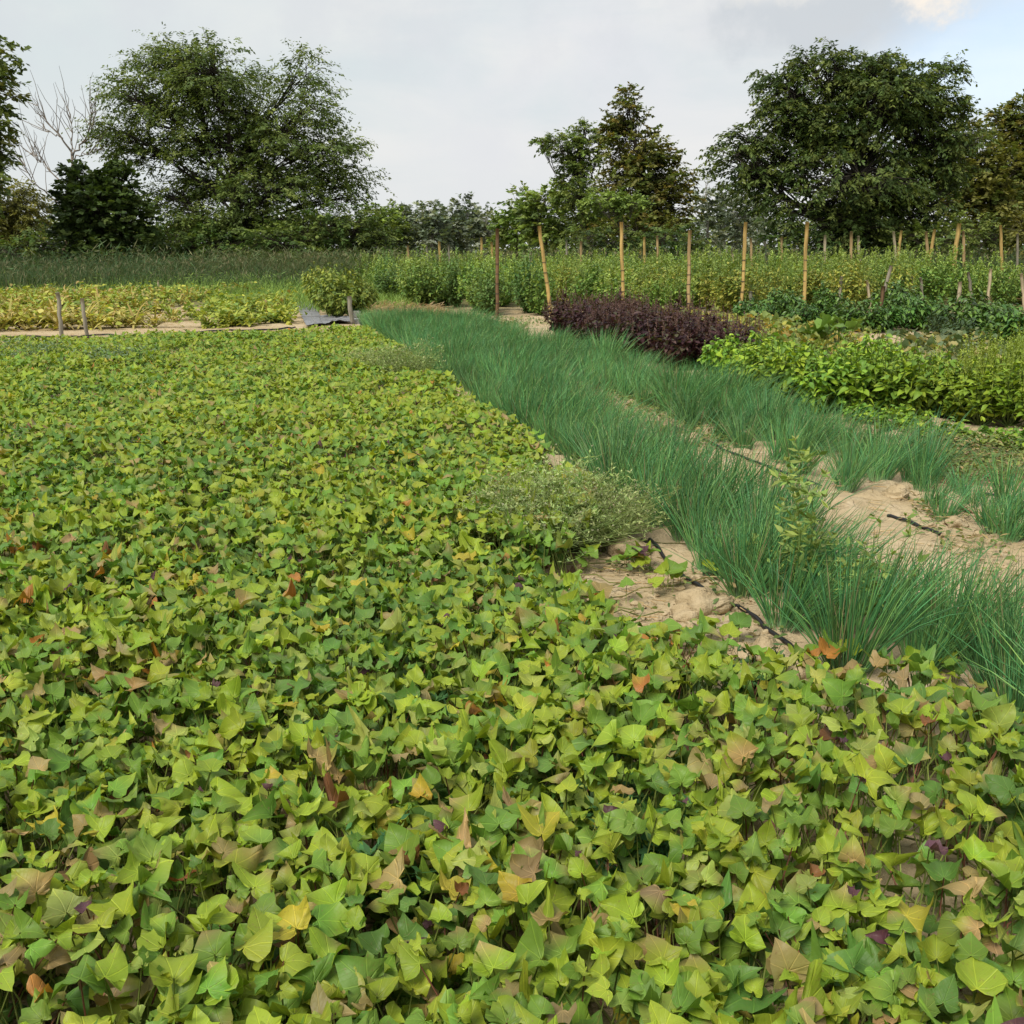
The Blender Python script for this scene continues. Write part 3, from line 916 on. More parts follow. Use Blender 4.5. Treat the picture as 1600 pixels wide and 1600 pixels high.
def make_squash():
    rng = rs(81)
    yel = [(.36, .34, .07), (.26, .30, .07), (.40, .29, .06), (.20, .26, .08)]
    gry = [(.19, .24, .12), (.24, .28, .14), (.13, .19, .09), (.34, .30, .12)]
    grn = [(.16, .28, .05), (.20, .32, .06)]
    my = [squash_mesh(800 + i, yel, .2, .5, 46, .105) for i in range(3)]
    mg = [squash_mesh(810 + i, gry, .22, .5, 40, .125) for i in range(3)]
    mt = squash_mesh(820, grn, .48, .34, 18, .20)
    for u, v in ((1140, 520), (1170, 525), (1200, 522), (1225, 532), (1190, 540), (1250, 540), (1165, 512), (1240, 520), (1280, 545), (1215, 550), (1120, 508), (1265, 530), (1300, 552), (1335, 556), (1095, 502), (1320, 535), (1060, 498)):
        p = G(u, v)
        put('squash_plant', my[rng.integers(3)], p[0], p[1], rng, 'low yellowing squash plant between the purple basil and the peppers', 'squash plant', 'yellowing squash plants', rng.uniform(.8, 1.15))
    for u, v in ((1440, 545), (1480, 560), (1510, 572), (1540, 562), (1465, 580), (1500, 590), (1540, 590), (1575, 570), (1595, 590), (1420, 565), (1640, 575), (1550, 545)):
        p = G(u, v)
        put('squash_plant', mg[rng.integers(3)], p[0], p[1], rng, 'low grey-green squash plant behind the flowering basil', 'squash plant', 'grey-green squash plants', rng.uniform(.8, 1.15))
    p = G(1310, 550); put('squash_plant', mt, p[0], p[1], rng, 'squash plant with tall broad bright green leaves before the pepper row', 'squash plant', None, 1.0)
    p = G(1262, 545); put('squash_plant', mt, p[0], p[1], rng, 'shorter squash plant with broad green leaves, beside the taller one', 'squash plant', None, .75)
    # a pumpkin half hidden behind the basil
    mb = MB()
    nu, nv = 40, 16
    U, V = np.meshgrid(np.linspace(0, 2 * np.pi, nu, endpoint=False), np.linspace(-np.pi / 2, np.pi / 2, nv))
    rr = .13 * np.cos(V) ** .8 * (1 + .07 * np.abs(np.sin(U * 5)))
    v = np.stack([rr * np.cos(U), rr * np.sin(U), .085 * np.sin(V) * (1 - .15 * np.cos(V) ** 0) - .02 * np.exp(-((np.pi / 2 - np.abs(V)) / .3) ** 2) * np.sign(V) + .085], -1).reshape(-1, 3)
    i, j = np.meshgrid(np.arange(nu), np.arange(nv - 1)); i, j = i.ravel(), j.ravel()
    a, b = j * nu + i, j * nu + (i + 1) % nu
    mb.add(v, np.concatenate([np.stack([a, b, b + nu], 1), np.stack([a, b + nu, a + nu], 1)]), (.55, .20, .035))
    p = G(1522, 592)
    e = empty('pumpkin', (p[0], p[1], float(height(p[0], p[1]))), 0, 'orange ribbed pumpkin half hidden behind the flowering basil', 'pumpkin')
    mb.build('fruit', M_PLASTIC, e)
    mb = MB(); tubes(mb, np.array([[0, 0, .14], [0, 0, .18], [.02, 0, .21]]), np.array([[.02, .013, .012]]), (.2, .2, .09), 6)
    mb.build('stem', M_WOOD, e)


def strap_mesh(seed, pal, n=46, L=.5, leafy=None):
    """plant of arching strap leaves, some flopped to the ground"""
    rng = rs(seed)
    mb = MB()
    a = rng.uniform(0, 6.28, n)
    l = L * rng.uniform(.6, 1.15, n)
    tilt = rng.uniform(.15, 1.1, n)
    k = 6
    t = np.linspace(0, 1, k)
    ang = tilt[:, None] + t[None] * rng.uniform(.5, 1.7, n)[:, None]
    dr = np.sin(ang) * l[:, None] / k; dz = np.cos(ang) * l[:, None] / k
    R = np.cumsum(dr, 1); Z = np.maximum(np.cumsum(dz, 1), .01)
    c = np.stack([np.cos(a)[:, None] * R, np.sin(a)[:, None] * R, Z], -1)
    side = np.stack([-np.sin(a), np.cos(a), 0 * a], 1)[:, None] * (.016 * rng.uniform(.6, 1.3, n))[:, None, None] * np.array([.8, 1, 1, .9, .6, .1])[None, :, None]
    v = np.stack([c - side, c + side], 2)
    q = []
    for i in range(k - 1): q += [(2 * i, 2 * i + 1, 2 * i + 3), (2 * i, 2 * i + 3, 2 * i + 2)]
    f = (np.arange(n)[:, None, None] * 2 * k + np.array(q)[None]).reshape(-1, 3)
    pal = np.array(pal)
    col = pal[rng.integers(len(pal), size=n)] * rng.uniform(.8, 1.2, (n, 1))
    mb.add(v.reshape(-1, 3), f, np.repeat(col, 2 * k, 0))
    if leafy:
        m = leafy[0]
        ii = rng.integers(n, size=m)
        pos = c[ii, rng.integers(1, k, size=m)] + rng.normal(0, .03, (m, 3))
        pos[:, 2] = np.maximum(pos[:, 2], .03)
        yaw = rng.uniform(0, 6.28, m)
        d = np.stack([np.cos(yaw), np.sin(yaw), rng.normal(.1, .4, m)], 1)
        lp = np.array(leafy[1])
        leaves(mb, pos, d, np.stack([rng.normal(0, .4, m), rng.normal(0, .4, m), np.ones(m)], 1), rng.uniform(.06, .12, m), .75, T_OVATE, lp[rng.integers(len(lp), size=m)] * rng.uniform(.8, 1.2, (m, 1)), None, .2, .3, .2, rng)
    return mb.mesh('yellowing_plant', M_LEAF)


def make_left_garden():
    rng = rs(91)
    tan = [(.50, .41, .16), (.44, .33, .12), (.52, .46, .15), (.38, .35, .09)]
    grn = [(.26, .36, .07), (.33, .40, .075), (.18, .28, .06)]
    yel = [(.46, .47, .08), (.38, .43, .07)]
    mt = [strap_mesh(900 + i, tan * 3 + yel, 40, .5, (46, yel * 2 + tan)) for i in range(3)]
    mx = [strap_mesh(910 + i, tan * 2 + grn + yel[1:], 30, .5, (95, grn * 2 + yel + tan[:2])) for i in range(3)]
    ml = [strap_mesh(920 + i, grn + yel, 22, .42, (95, grn + yel)) for i in range(3)]

    def row(px0, px1, n, meshes, lab, group, jit=.25):
        a, b = G(*px0), G(*px1)
        for k in range(n):
            p = a + (b - a) * (k + .5) / n + np.append(rng.normal(0, jit, 2), 0)
            put('yellowing_plant', meshes[rng.integers(len(meshes))], p[0], p[1], rng, lab, 'vegetable plant', group, rng.uniform(.9, 1.35))
    row((-60, 518), (235, 513), 16, mt, 'withered straw-yellow plant at the front edge of the left plot, beside the hose', 'withered plants beside the hose', .15)
    row((-60, 508), (243, 503), 19, mx + mt[:1], 'yellowing plant in the second row of the left plot', 'yellowing plants in the second row')
    row((-60, 496), (250, 491), 22, mx + mt[:1], 'half yellowed green plant in the middle of the left plot', 'half yellowed plants in the middle')
    row((-60, 485), (250, 480), 24, mx + mt[:1], 'yellowing plant farther back in the left plot', 'yellowing plants farther back')
    row((-60, 476), (300, 470), 32, mt + mx, 'pale yellowed plant at the back of the left plot before the reeds', 'yellowed plants before the reeds', .5)
    row((-60, 469), (440, 462), 36, mx + ml, 'green and yellow plant along the grassy back edge of the left plot', 'plants along the grassy back edge', .7)
    row((325, 511), (455, 506), 10, ml, 'leafy yellow-green plant at the front of the small plot between path and weed cloth', 'leafy plants at the front of the small plot', .15)
    row((325, 502), (450, 497), 11, ml + mx[:1], 'leafy yellow-green plant in the middle of the small plot beside the path', 'leafy plants in the middle of the small plot')
    row((328, 492), (445, 487), 11, ml + mx[:1], 'leafy green plant toward the back of the small plot beside the path', 'leafy plants at the back of the small plot')
    row((330, 481), (450, 476), 13, ml, 'leafy green plant in the last row of the small plot', 'leafy plants in the last row')


make_purple()
make_basil()
make_peppers()
make_tomatoes()
make_eggplants()
make_squash()
make_left_garden()


# ------------------------------------------------------------------ weeds
def weed_mesh(seed, h, r, n, leafsize, pal, heads=None, name='weed_clump', bushy=22):
    rng = rs(seed)
    mb = MB()
    a = rng.uniform(0, 6.28, n); rr = r * np.sqrt(rng.random(n))
    end = np.stack([np.cos(a) * rr, np.sin(a) * rr, h * rng.uniform(.5, 1.08, n) * (1 - .3 * (rr / r) ** 2)], 1)
    t = np.linspace(0, 1, 6)
    path = end[:, None] * t[None, :, None]
    path[..., :2] *= (t ** .3)[None, :, None]
    path[:, 1:, :2] += np.cumsum(rng.normal(0, .013, (n, 5, 2)), 1)
    pal = np.array(pal)
    tubes(mb, path, np.linspace(.0032, .0013, 6)[None], pal[0] * rng.uniform(.8, 1.2, (n, 1)), 3)
    # side twigs
    m = n * 4
    si = rng.integers(n, size=m); ki = rng.integers(2, 6, size=m)
    b = path[si, ki]
    tw = b + np.stack([rng.normal(0, .05, m), rng.normal(0, .05, m), rng.uniform(.0, .09, m)], 1)
    tubes(mb, np.stack([b, (b + tw) / 2 + [0, 0, -.006], tw], 1), np.array([[.0013, .0011, .0009]]), pal[1] * rng.uniform(.8, 1.2, (m, 1)), 3)
    k = n * bushy
    pick = rng.random(k) < .5
    i1, k1 = rng.integers(n, size=k), rng.integers(1, 6, size=k)
    i2 = rng.integers(m, size=k); q = rng.random((k, 1))
    pos = np.where(pick[:, None], path[i1, k1], b[i2] * (1 - q) + tw[i2] * q)
    yaw = rng.uniform(0, 6.28, k)
    d = np.stack([np.cos(yaw), np.sin(yaw), rng.normal(.35, .4, k)], 1)
    leaves(mb, pos, d, rng.normal(0, .5, (k, 3)) + [0, 0, 1], leafsize * rng.uniform(.5, 1.3, k), .35, T_DIA, pal[rng.integers(len(pal), size=k)] * rng.uniform(.7, 1.25, (k, 1)))
    if heads is not None:
        hm = rng.random(m) < heads[1]
        hp = tw[hm]; kk = len(hp)
        for j in range(6):
            yw = rng.uniform(0, 6.28, kk)
            leaves(mb, hp, np.stack([np.cos(yw), np.sin(yw), np.full(kk, 1.2)], 1), rng.normal(0, .5, (kk, 3)) + [0, 0, 1], heads[2] * rng.uniform(.7, 1.3, kk), .6, T_DIA, np.array(heads[0]) * rng.uniform(.8, 1.2, (kk, 1)))
    return mb.mesh(name, M_LEAF)


def make_weeds():
    rng = rs(101)
    gp = [(.36, .48, .16), (.40, .50, .19), (.24, .37, .12), (.44, .48, .22)]
    ma = [weed_mesh(1000 + i, .36, .40, 170, .027, gp, ((.46, .46, .32), .25, .010), 'weed_clump', 14) for i in range(3)]
    for (u, v), s, lab in (((850, 872), .95, 'grey-green weed clump at the sweet potato edge, largest of its patch'), ((915, 862), 1.0, 'grey-green weed clump leaning against the left chive row'),
                           ((800, 855), .8, 'low grey-green weed clump spreading into the sweet potato leaves'), ((965, 845), .85, 'grey-green weed clump wedged between bare soil and chives'),
                           ((880, 830), 1.0, 'grey-green weed clump behind the largest one in its patch'),
                           ((790, 850), .8, 'low airy grey-green weed clump at the sweet potato side of its patch'), ((835, 840), .9, 'airy grey-green weed clump in the middle of its patch beside the sweet potatoes'),
                           ((640, 600), 1.25, 'grey-green weed clump halfway along the sweet potato and chive edge'), ((600, 597), 1.1, 'grey-green weed clump within the far sweet potatoes, second of three'), ((570, 588), .9, 'small grey-green weed clump among far sweet potato leaves')):
        p = G(u, v)
        put('weed_clump', ma[rng.integers(3)], p[0], p[1], rng, lab, 'weed', None, s)
    gw = [(.17, .25, .12), (.21, .28, .15), (.14, .20, .10)]
    mb_ = [weed_mesh(1010 + i, .26, .5, 50, .04, gw, ((.5, .5, .42), .12, .012)) for i in range(2)]
    for (u, v), s, lab in (((170, 585), 1.3, 'greyish weed patch with white flecks in the far sweet potatoes'), ((30, 575), 1.4, 'blue-green weed patch at the far corner of the sweet potatoes'), ((30, 720), .9, 'bluish weed patch at the left edge of the sweet potatoes')):
        p = G(u, v)
        put('weed_clump', mb_[rng.integers(2)], p[0], p[1], rng, lab, 'weed', None, s)
    # tall weed with leaflets in the near chives
    tp = [(.21, .35, .08), (.26, .40, .10), (.33, .43, .11)]
    p = G(1255, 965)
    m1 = weed_mesh(1020, .78, .16, 7, .05, tp, ((.36, .44, .13), .8, .022), 'tall_weed', 60)
    m2 = weed_mesh(1021, .50, .22, 10, .05, tp, ((.28, .34, .10), .6, .016), 'tall_weed', 36)
    put('tall_weed', m1, p[0], p[1], rng, 'tallest leafy weed stalk rising from the near chives', 'weed')
    p = G(1330, 985); put('tall_weed', m2, p[0], p[1], rng, 'bushy leafy weed between the near chive clumps, shorter than the tall stalk', 'weed')
    p = G(1215, 930); put('tall_weed', m2, p[0], p[1], rng, 'small leafy weed at the foot of the tall weed stalk', 'weed', None, .7)
    # low ferny weeds growing under the sweet potatoes
    fp = [(.045, .13, .045), (.06, .16, .05), (.09, .19, .06)]
    mf = [weed_mesh(1030 + i, .17, .13, 22, .035, fp, None, 'ferny_weed', 30) for i in range(2)]
    for u, v, lab in ((690, 1150, 'dark green ferny weed between sweet potato leaves near the middle'), (940, 1260, 'ferny weed among sweet potato leaves below the bare patch'), (1000, 1340, 'ferny weed among yellow-green leaves right of the middle'),
                      (620, 1390, 'ferny weed in a dark gap of the near leaves'), (1170, 1070, 'ferny weed on the soil edge beside the drip hose')):
        q = G(u, v, .08)
        put('ferny_weed', mf[rng.integers(2)], q[0], q[1], rng, lab, 'weed')


make_weeds()


def make_low_cover():
    """creeping weeds, seedlings and litter on the bare strips: nobody could count them"""
    rng = rs(111)
    mb = MB()
    areas = [([(1400, 690), (1620, 690), (1640, 775), (1480, 760), (1420, 740)], 2600, 'w'), ([(1200, 620), (1330, 650), (1420, 700), (1400, 740), (1300, 690)], 700, 'w'),
             ([(820, 600), (1000, 590), (1180, 690), (1100, 720)], 900, 'w'), ([(1040, 760), (1300, 830), (1450, 960), (1330, 960), (1100, 830)], 800, 'w'),
             ([(1420, 780), (1700, 860), (1800, 1100), (1600, 1000), (1450, 860)], 1000, 'w'), ([(870, 860), (1130, 900), (1300, 1080), (920, 1010)], 330, 'w'),
             ([(1250, 560), (1450, 540), (1620, 600), (1560, 620), (1350, 600)], 300, 'g'), ([(560, 500), (800, 500), (860, 520), (640, 530)], 120, 'w'),
             ([(-50, 452), (470, 445), (470, 462), (-50, 470)], 60, 'l'), ([(590, 480), (860, 500), (1100, 500), (1600, 480), (1600, 500), (900, 525), (600, 505)], 80, 'w')]
    pw = np.array([(.13, .19, .055), (.17, .22, .06), (.22, .25, .07), (.10, .16, .05)])
    pg = np.array([(.20, .24, .14), (.24, .27, .16), (.17, .21, .11)])
    pl = np.array([(.13, .22, .05), (.17, .26, .055), (.22, .28, .07)])
    for px, dens, k in areas:
        poly = np.array([G(*q) for q in px])
        lo, hi = poly.min(0), poly.max(0)
        n = int(dens * (hi[0] - lo[0]) * (hi[1] - lo[1]) * 1.6)
        n = min(n, 60000)
        x, y = rng.uniform(lo[0], hi[0], n), rng.uniform(lo[1], hi[1], n)
        m = in_poly(x, y, poly) & (rng.random(n) < np.clip((fbm(x, y, 1.1, 30, 3) - (.28 if dens >= 800 else .35)) * 4, 0.04, 1))
        x, y = x[m], y[m]; n = len(x)
        z = height(x, y) + rng.uniform(.004, .3 if k == 'l' else (.13 if dens > 1200 else .06), n)
        yaw = rng.uniform(0, 6.28, n)
        d = np.stack([np.cos(yaw), np.sin(yaw), rng.normal(.3, .35, n)], 1)
        pal = {'w': pw, 'g': pg, 'l': pl}[k]
        c = pal[rng.integers(len(pal), size=n)] * rng.uniform(.7, 1.25, (n, 1))
        dry = rng.random(n) < .12
        c[dry] = np.array([.36, .27, .13]) * rng.uniform(.7, 1.2, (dry.sum(), 1))
        leaves(mb, np.stack([x, y, z], 1), d, rng.normal(0, .35, (n, 3)) + [0, 0, 1], rng.uniform(.022, .05, n) * (1 + (y > 12) * .8), .42, T_OVATE, c, None, .2, .2, .1, rng)
    tag(mb.build('ground_weeds', M_LEAF), 'creeping green weeds scattered over the bare soil strips', 'weeds', kind='stuff')
    # dry straw
    mb = MB()
    for px, dens in (([(575, 480), (650, 478), (700, 490), (660, 502), (590, 502)], 260), ([(270, 485), (320, 480), (300, 520), (240, 522)], 60), ([(-60, 520), (250, 518), (480, 512), (480, 524), (-60, 534)], 25),
                     ([(1500, 445), (1640, 440), (1640, 475), (1530, 478)], 90), ([(1100, 690), (1700, 690), (1800, 1000), (1300, 900)], 70), ([(900, 880), (1130, 900), (1300, 1080), (930, 1010)], 70)):
        poly = np.array([G(*q) for q in px]); lo, hi = poly.min(0), poly.max(0)
        n = int(dens * (hi[0] - lo[0]) * (hi[1] - lo[1]))
        x, y = rng.uniform(lo[0], hi[0], n), rng.uniform(lo[1], hi[1], n)
        m = in_poly(x, y, poly); x, y = x[m], y[m]; n = len(x)
        pile = .14 if dens == 260 else (.25 if dens == 90 else .03)
        a = rng.uniform(0, 6.28, n); L = rng.uniform(.05, .16, n) * (1.8 if pile > .1 else .7)
        b = np.stack([x, y, height(x, y) + .006 + rng.random(n) * pile], 1)
        e = b + np.stack([np.cos(a) * L, np.sin(a) * L, rng.normal(0, .25, n) * L * (pile > .1)], 1)
        e[:, 2] = np.maximum(e[:, 2], height(e[:, 0], e[:, 1]) + .004)
        c = np.array([(.68, .48, .25), (.60, .44, .24), (.72, .58, .36)])[rng.integers(3, size=n)] * rng.uniform(.75, 1.15, (n, 1))
        tubes(mb, np.stack([b, e], 1), np.full((1, 2), .0055 if pile > .1 else .0022), c, 3)
    tag(mb.build('dry_straw', M_LEAF), 'dry straw and dead stalks lying on the soil', 'straw', kind='stuff')


make_low_cover()


# ------------------------------------------------------------------ clods of soil
def rock(rng, r, seg=10):
    nu, nv = seg, seg // 2 + 2
    U, V = np.meshgrid(np.linspace(0, 2 * np.pi, nu, endpoint=False), np.linspace(-np.pi / 2, np.pi / 2, nv))
    d = np.stack([np.cos(U) * np.cos(V), np.sin(U) * np.cos(V), np.sin(V)], -1)
    k = rng.normal(0, 1, (5, 3)); ph = rng.uniform(0, 6.28, 5)
    rad = 1 + sum(.13 * np.sin((d @ (k[i] * (1.2 + i * .9))) + ph[i]) for i in range(5))
    v = (d * rad[..., None] * r * np.array([1, .85, .62])).reshape(-1, 3)
    i, j = np.meshgrid(np.arange(nu), np.arange(nv - 1)); i, j = i.ravel(), j.ravel()
    a, b = j * nu + i, j * nu + (i + 1) % nu
    return v, np.concatenate([np.stack([a, b, b + nu], 1), np.stack([a, b + nu, a + nu], 1)])


def make_clods():
    rng = rs(121)
    mb = MB()
    for px, n in (([(870, 860), (1130, 900), (1310, 1090), (920, 1010)], 700), ([(1040, 760), (1330, 830), (1480, 1000), (1330, 960), (1100, 830)], 330), ([(1420, 770), (1700, 830), (1800, 1050), (1600, 1000), (1450, 860)], 450), ([(1300, 650), (1620, 680), (1620, 730), (1400, 740)], 220), ([(1300, 1150), (1620, 1180), (1650, 1600), (1300, 1500)], 200)):
        poly = np.array([G(*q) for q in px]); lo, hi = poly.min(0), poly.max(0)
        x, y = rng.uniform(lo[0], hi[0], n * 2), rng.uniform(lo[1], hi[1], n * 2)
        m = in_poly(x, y, poly); x, y = x[m][:n], y[m][:n]
        for a, b in zip(x, y):
            r = .004 + .022 * rng.random() ** 4
            v, f = rock(rng, r, 8)
            mb.add(v + [a, b, float(height(a, b)) + r * .2], f, (.3, .2, .1))
    tag(mb.build('soil_crumbs', M_SOIL, flat=True), 'small crumbs of dry tan soil on the bare patches', 'soil', kind='stuff')
    for u, v, r, lab in ((1103, 962, .095, 'largest pale tan soil clod, beside the drip hose at the bare patch'), (1075, 968, .06, 'soil clod leaning against the largest pale clod'), (1200, 1040, .085, 'crumbling soil clod beside the hose below the bare patch'),
                         (1160, 1030, .055, 'small crumbling soil clod left of the hose bend'), (1245, 1065, .07, 'broken soil clod at the near end of the drip hose'), (985, 870, .085, 'flat soil clod under the grey-green weeds'),
                         (1400, 778, .075, 'round brown soil clod at the end of the right chive row'), (1525, 800, .08, 'pale upright soil clod between the small chive clumps'), (1495, 823, .055, 'small pale soil clod near the hose end'),
                         (1190, 1060, .05, 'soil clod at the edge of the near sweet potato leaves'), (1075, 700, .09, 'reddish soil clod between the two chive rows')):
        p = G(u, v)
        mb = MB(); vv, f = rock(rng, r, 26)
        vv = vv + (rng.normal(0, .035, (len(vv), 1)) * vv)
        mb.add(vv, f, (.3, .2, .1))
        o = mb.build('soil_clod', M_SOIL)
        o.location = (p[0], p[1], float(height(p[0], p[1])) + r * .3)
        tag(o, lab, 'soil clod')


make_clods()


# ------------------------------------------------------------------ hoses
def hose(px, label, r=.009, tip=None):
    pts = np.array([G(u, v) for u, v in px])
    n = 14 * (len(pts) - 1) + 1
    s = np.linspace(0, len(pts) - 1, n)
    q = np.stack([np.interp(s, np.arange(len(pts)), pts[:, i]) for i in range(3)], 1)
    ker = np.ones(7) / 7
    for i in (0, 1):
        pad = np.concatenate([np.full(3, q[0, i]), q[:, i], np.full(3, q[-1, i])])
        q[:, i] = np.convolve(pad, ker, 'valid')
    q[:, 2] = height(q[:, 0], q[:, 1])
    pad = np.concatenate([np.full(3, q[0, 2]), q[:, 2], np.full(3, q[-1, 2])])
    loc = np.max([np.roll(q[:, 2], k) for k in (-2, -1, 0, 1, 2)], axis=0); loc[:2] = q[:2, 2]; loc[-2:] = q[-2:, 2]
    q[:, 2] = np.maximum(np.convolve(pad, ker, 'valid'), loc) + r * .8
    mb = MB()
    tubes(mb, q, np.full((1, n), r), (.016, .016, .018), 8)
    o = mb.build('drip_hose', M_HOSE)
    tag(o, label, 'hose')
    if tip:
        mb = MB(); tubes(mb, np.stack([q[-1], q[-1] + (q[-1] - q[-3]) * .35]), np.full((1, 2), r * 1.1), (.6, .6, .56), 8)
        mb.build('end_cap', M_PLASTIC, o)


hose([(1000, 845), (1045, 890), (1110, 935), (1200, 990), (1300, 1058), (1400, 1125)], 'black drip hose along the sweet potato side of the left chive row')
hose([(1235, 828), (1330, 893), (1420, 945), (1510, 1002), (1610, 1060)], 'black drip hose on the bare soil right of the near chive clumps')
hose([(1050, 668), (1110, 700), (1180, 730), (1290, 770)], 'black drip hose between the two chive rows')
hose([(1385, 805), (1430, 822), (1480, 840)], 'short black hose end with a white cap on bare soil', .010, True)
hose([(1405, 668), (1440, 682), (1480, 694), (1520, 702), (1600, 715)], 'black drip hose on the soil in front of the green basil')
hose([(1530, 778), (1600, 790), (1680, 806)], 'black hose by the weeds at the picture edge')
hose([(-120, 533), (0, 531), (80, 529), (155, 526), (240, 525), (330, 521), (470, 515)], 'long black hose across the pale path in front of the left plot', .016)


# ------------------------------------------------------------------ stakes
def stake(top, base, Y, rad, col, label, ties=0, group=None, square=False, name='wooden_stake'):
    p1 = P(top[0], top[1], Y); p0 = P(base[0], base[1], Y)
    # carry the line down to the soil
    d = (p1 - p0) / (p1[2] - p0[2])
    g = p0 - d * p0[2]
    gz = float(height(g[0], g[1]))
    o = empty(name, (g[0], g[1], gz), 0, label, 'stake', group)
    mb = MB()
    L = p1[2] - gz
    rng = rs(int(top[0] * 7 + top[1]))
    K = 9
    t = np.linspace(-.12 / L, 1, K)
    q = np.stack([d[0] * L * t, d[1] * L * t, L * t], 1) + np.concatenate([rng.normal(0, .006, (K, 2)), np.zeros((K, 1))], 1)
    tubes(mb, q, rad * rng.uniform(.9, 1.08, (1, K)), np.array(col), 4 if square else 9)
    mb.build('post', M_WOOD, o)
    for k in range(ties):
        tz = .06 + .55 * k / max(ties - 1, 1)
        c = np.array([d[0] * L * tz, d[1] * L * tz, L * tz])
        mb = MB()
        tubes(mb, np.stack([c - [0, 0, .007], c + [0, 0, .007]]), np.full((1, 2), rad * 1.15), (.06, .045, .03), 9)
        mb.build('twine_tie', M_HOSE, o)
    return o


YEL, TAN, BRN, GRY, PALE = (.56, .39, .145), (.46, .325, .165), (.19, .115, .065), (.30, .275, .22), (.50, .42, .29)
for top, base, col, lab in (((777, 357), (777, 498), BRN, 'weathered dark brown stake at the left end of the front stakes'), ((842, 353), (860, 485), YEL, 'yellow wooden stake leaning to the left beside the purple basil'),
                            ((970, 347), (974, 480), YEL, 'tall yellow stake standing behind the purple basil'), ((1078, 360), (1075, 486), TAN, 'brown-yellow stake right of the purple basil, shorter than its neighbours'),
                            ((1165, 347), (1159, 478), YEL, 'tall yellow stake in front of dark green tomato plants'), ((1261, 347), (1256, 478), YEL, 'tall yellow stake right-most of the front stakes, above dark peppers')):
    stake(top, base, 22.6, .038, col, lab, 6, 'front row of tall stakes')
far = [(637, 383, 639, 420, TAN, 'short far stake, leftmost among the tomato tops'), (667, 383, 668, 415, GRY, 'thin grey far stake second from the left'), (686, 377, 688, 415, YEL, 'yellow far stake third from the left in the tomatoes'), (701, 382, 702, 415, GRY, 'grey far stake fourth from the left'),
       (752, 371, 753, 408, YEL, 'yellow far stake just left of the dark brown stake'), (768, 378, 769, 412, YEL, 'yellow far stake touching the dark brown stake'), (828, 392, 829, 405, PALE, 'tiny pale far stake left of the leaning stake'), (885, 375, 885, 400, GRY, 'grey far stake below the tall middle tree'), (908, 377, 908, 412, TAN, 'tan far stake between leaning and tall yellow stakes'),
       (1007, 370, 1007, 410, YEL, 'yellow far stake just right of the tall yellow stake'), (1027, 368, 1028, 410, TAN, 'tan far stake left of the shorter brown-yellow stake'), (1144, 392, 1146, 412, PALE, 'short pale far stake left of a tall yellow stake'), (1173, 372, 1174, 400, TAN, 'tan far stake touching a tall yellow stake'), (1221, 370, 1222, 395, TAN, 'tan far stake midway between the last two tall yellow stakes'),
       (1289, 367, 1289, 402, PALE, 'pale far stake right of the last tall yellow stake'), (1330, 362, 1330, 405, TAN, 'tan stake with a shorter pale one beside it, below the big tree'), (1341, 369, 1343, 400, PALE, 'pale short stake beside a taller tan one, below the big tree'), (1396, 362, 1399, 392, PALE, 'pinkish stake leaning left, crossing pair with a yellow one'), (1408, 360, 1404, 395, YEL, 'yellow stake leaning right, crossing pair with a pinkish one'),
       (1447, 362, 1449, 393, TAN, 'tan upright stake of the second leaning pair'), (1460, 358, 1455, 393, YEL, 'yellow leaning stake of the second pair'), (1505, 361, 1506, 392, TAN, 'short brownish stake behind the leaning yellow one'), (1563, 352, 1564, 378, YEL, 'yellow stake nearest the picture edge, wrapped by leaves'), (1590, 365, 1590, 400, GRY, 'grey stake at the picture edge below brown trees')]
for a, b, c, d_, col, lab in far:
    stake((a, b), (c, d_), 38.0 if a < 1300 else 34.0, .045 if col != GRY else .035, col, lab)
stake((1499, 349), (1491, 410), 30, .06, YEL, 'tall thick yellow stake leaning right near the picture edge', 2)
for a, b, c, d_, Y, col, lab in ((1315, 432, 1311, 471, 25, GRY, 'grey short stake leaning right behind the left peppers'), (1354, 438, 1359, 472, 25, PALE, 'thin pale short stake leaning left behind the peppers'), (1393, 415, 1380, 460, 24, GRY, 'grey stake tilted strongly to the right above the tallest pepper'),
                               (1380, 447, 1376, 490, 20, BRN, 'brown short stake in front of the strongly tilted grey one'), (1424, 432, 1425, 464, 26, GRY, 'grey upright stake, left of a close pair behind the peppers'), (1438, 434, 1441, 466, 26, GRY, 'grey upright stake, right of a close pair behind the peppers'),
                               (1500, 440, 1496, 500, 18.5, PALE, 'pale square stake standing among the grey-green pepper plants'), (1513, 425, 1517, 457, 27, GRY, 'thin grey stake at the dry grass behind the peppers'), (1548, 420, 1544, 465, 26, PALE, 'pale stake leaning right at the dry grass strip'), (1596, 427, 1599, 462, 26, PALE, 'pale stake at the picture edge beside dry grass'), (1173, 455, 1172, 480, 22, GRY, 'short grey stub of a stake left of the peppers')):
    stake((a, b), (c, d_), Y, .038 if Y > 19 else .035, col, lab, 0, None, True)
pl = G(98, 535); stake((90, 457), (98, 535), pl[1], .034, GRY, 'forked grey stick at the front edge of the left plot')
pl = G(136, 525); stake((128, 466), (136, 525), pl[1], .034, GRY, 'shorter grey stick beside the forked one at the left plot')
stake((247, 438), (249, 456), 33, .03, PALE, 'small pale peg at the back of the left plot before the reeds')
pl = G(551, 507); stake((545, 463), (551, 507), pl[1], .045, GRY, 'short grey stake beside the weed cloth and concrete slab', 1)


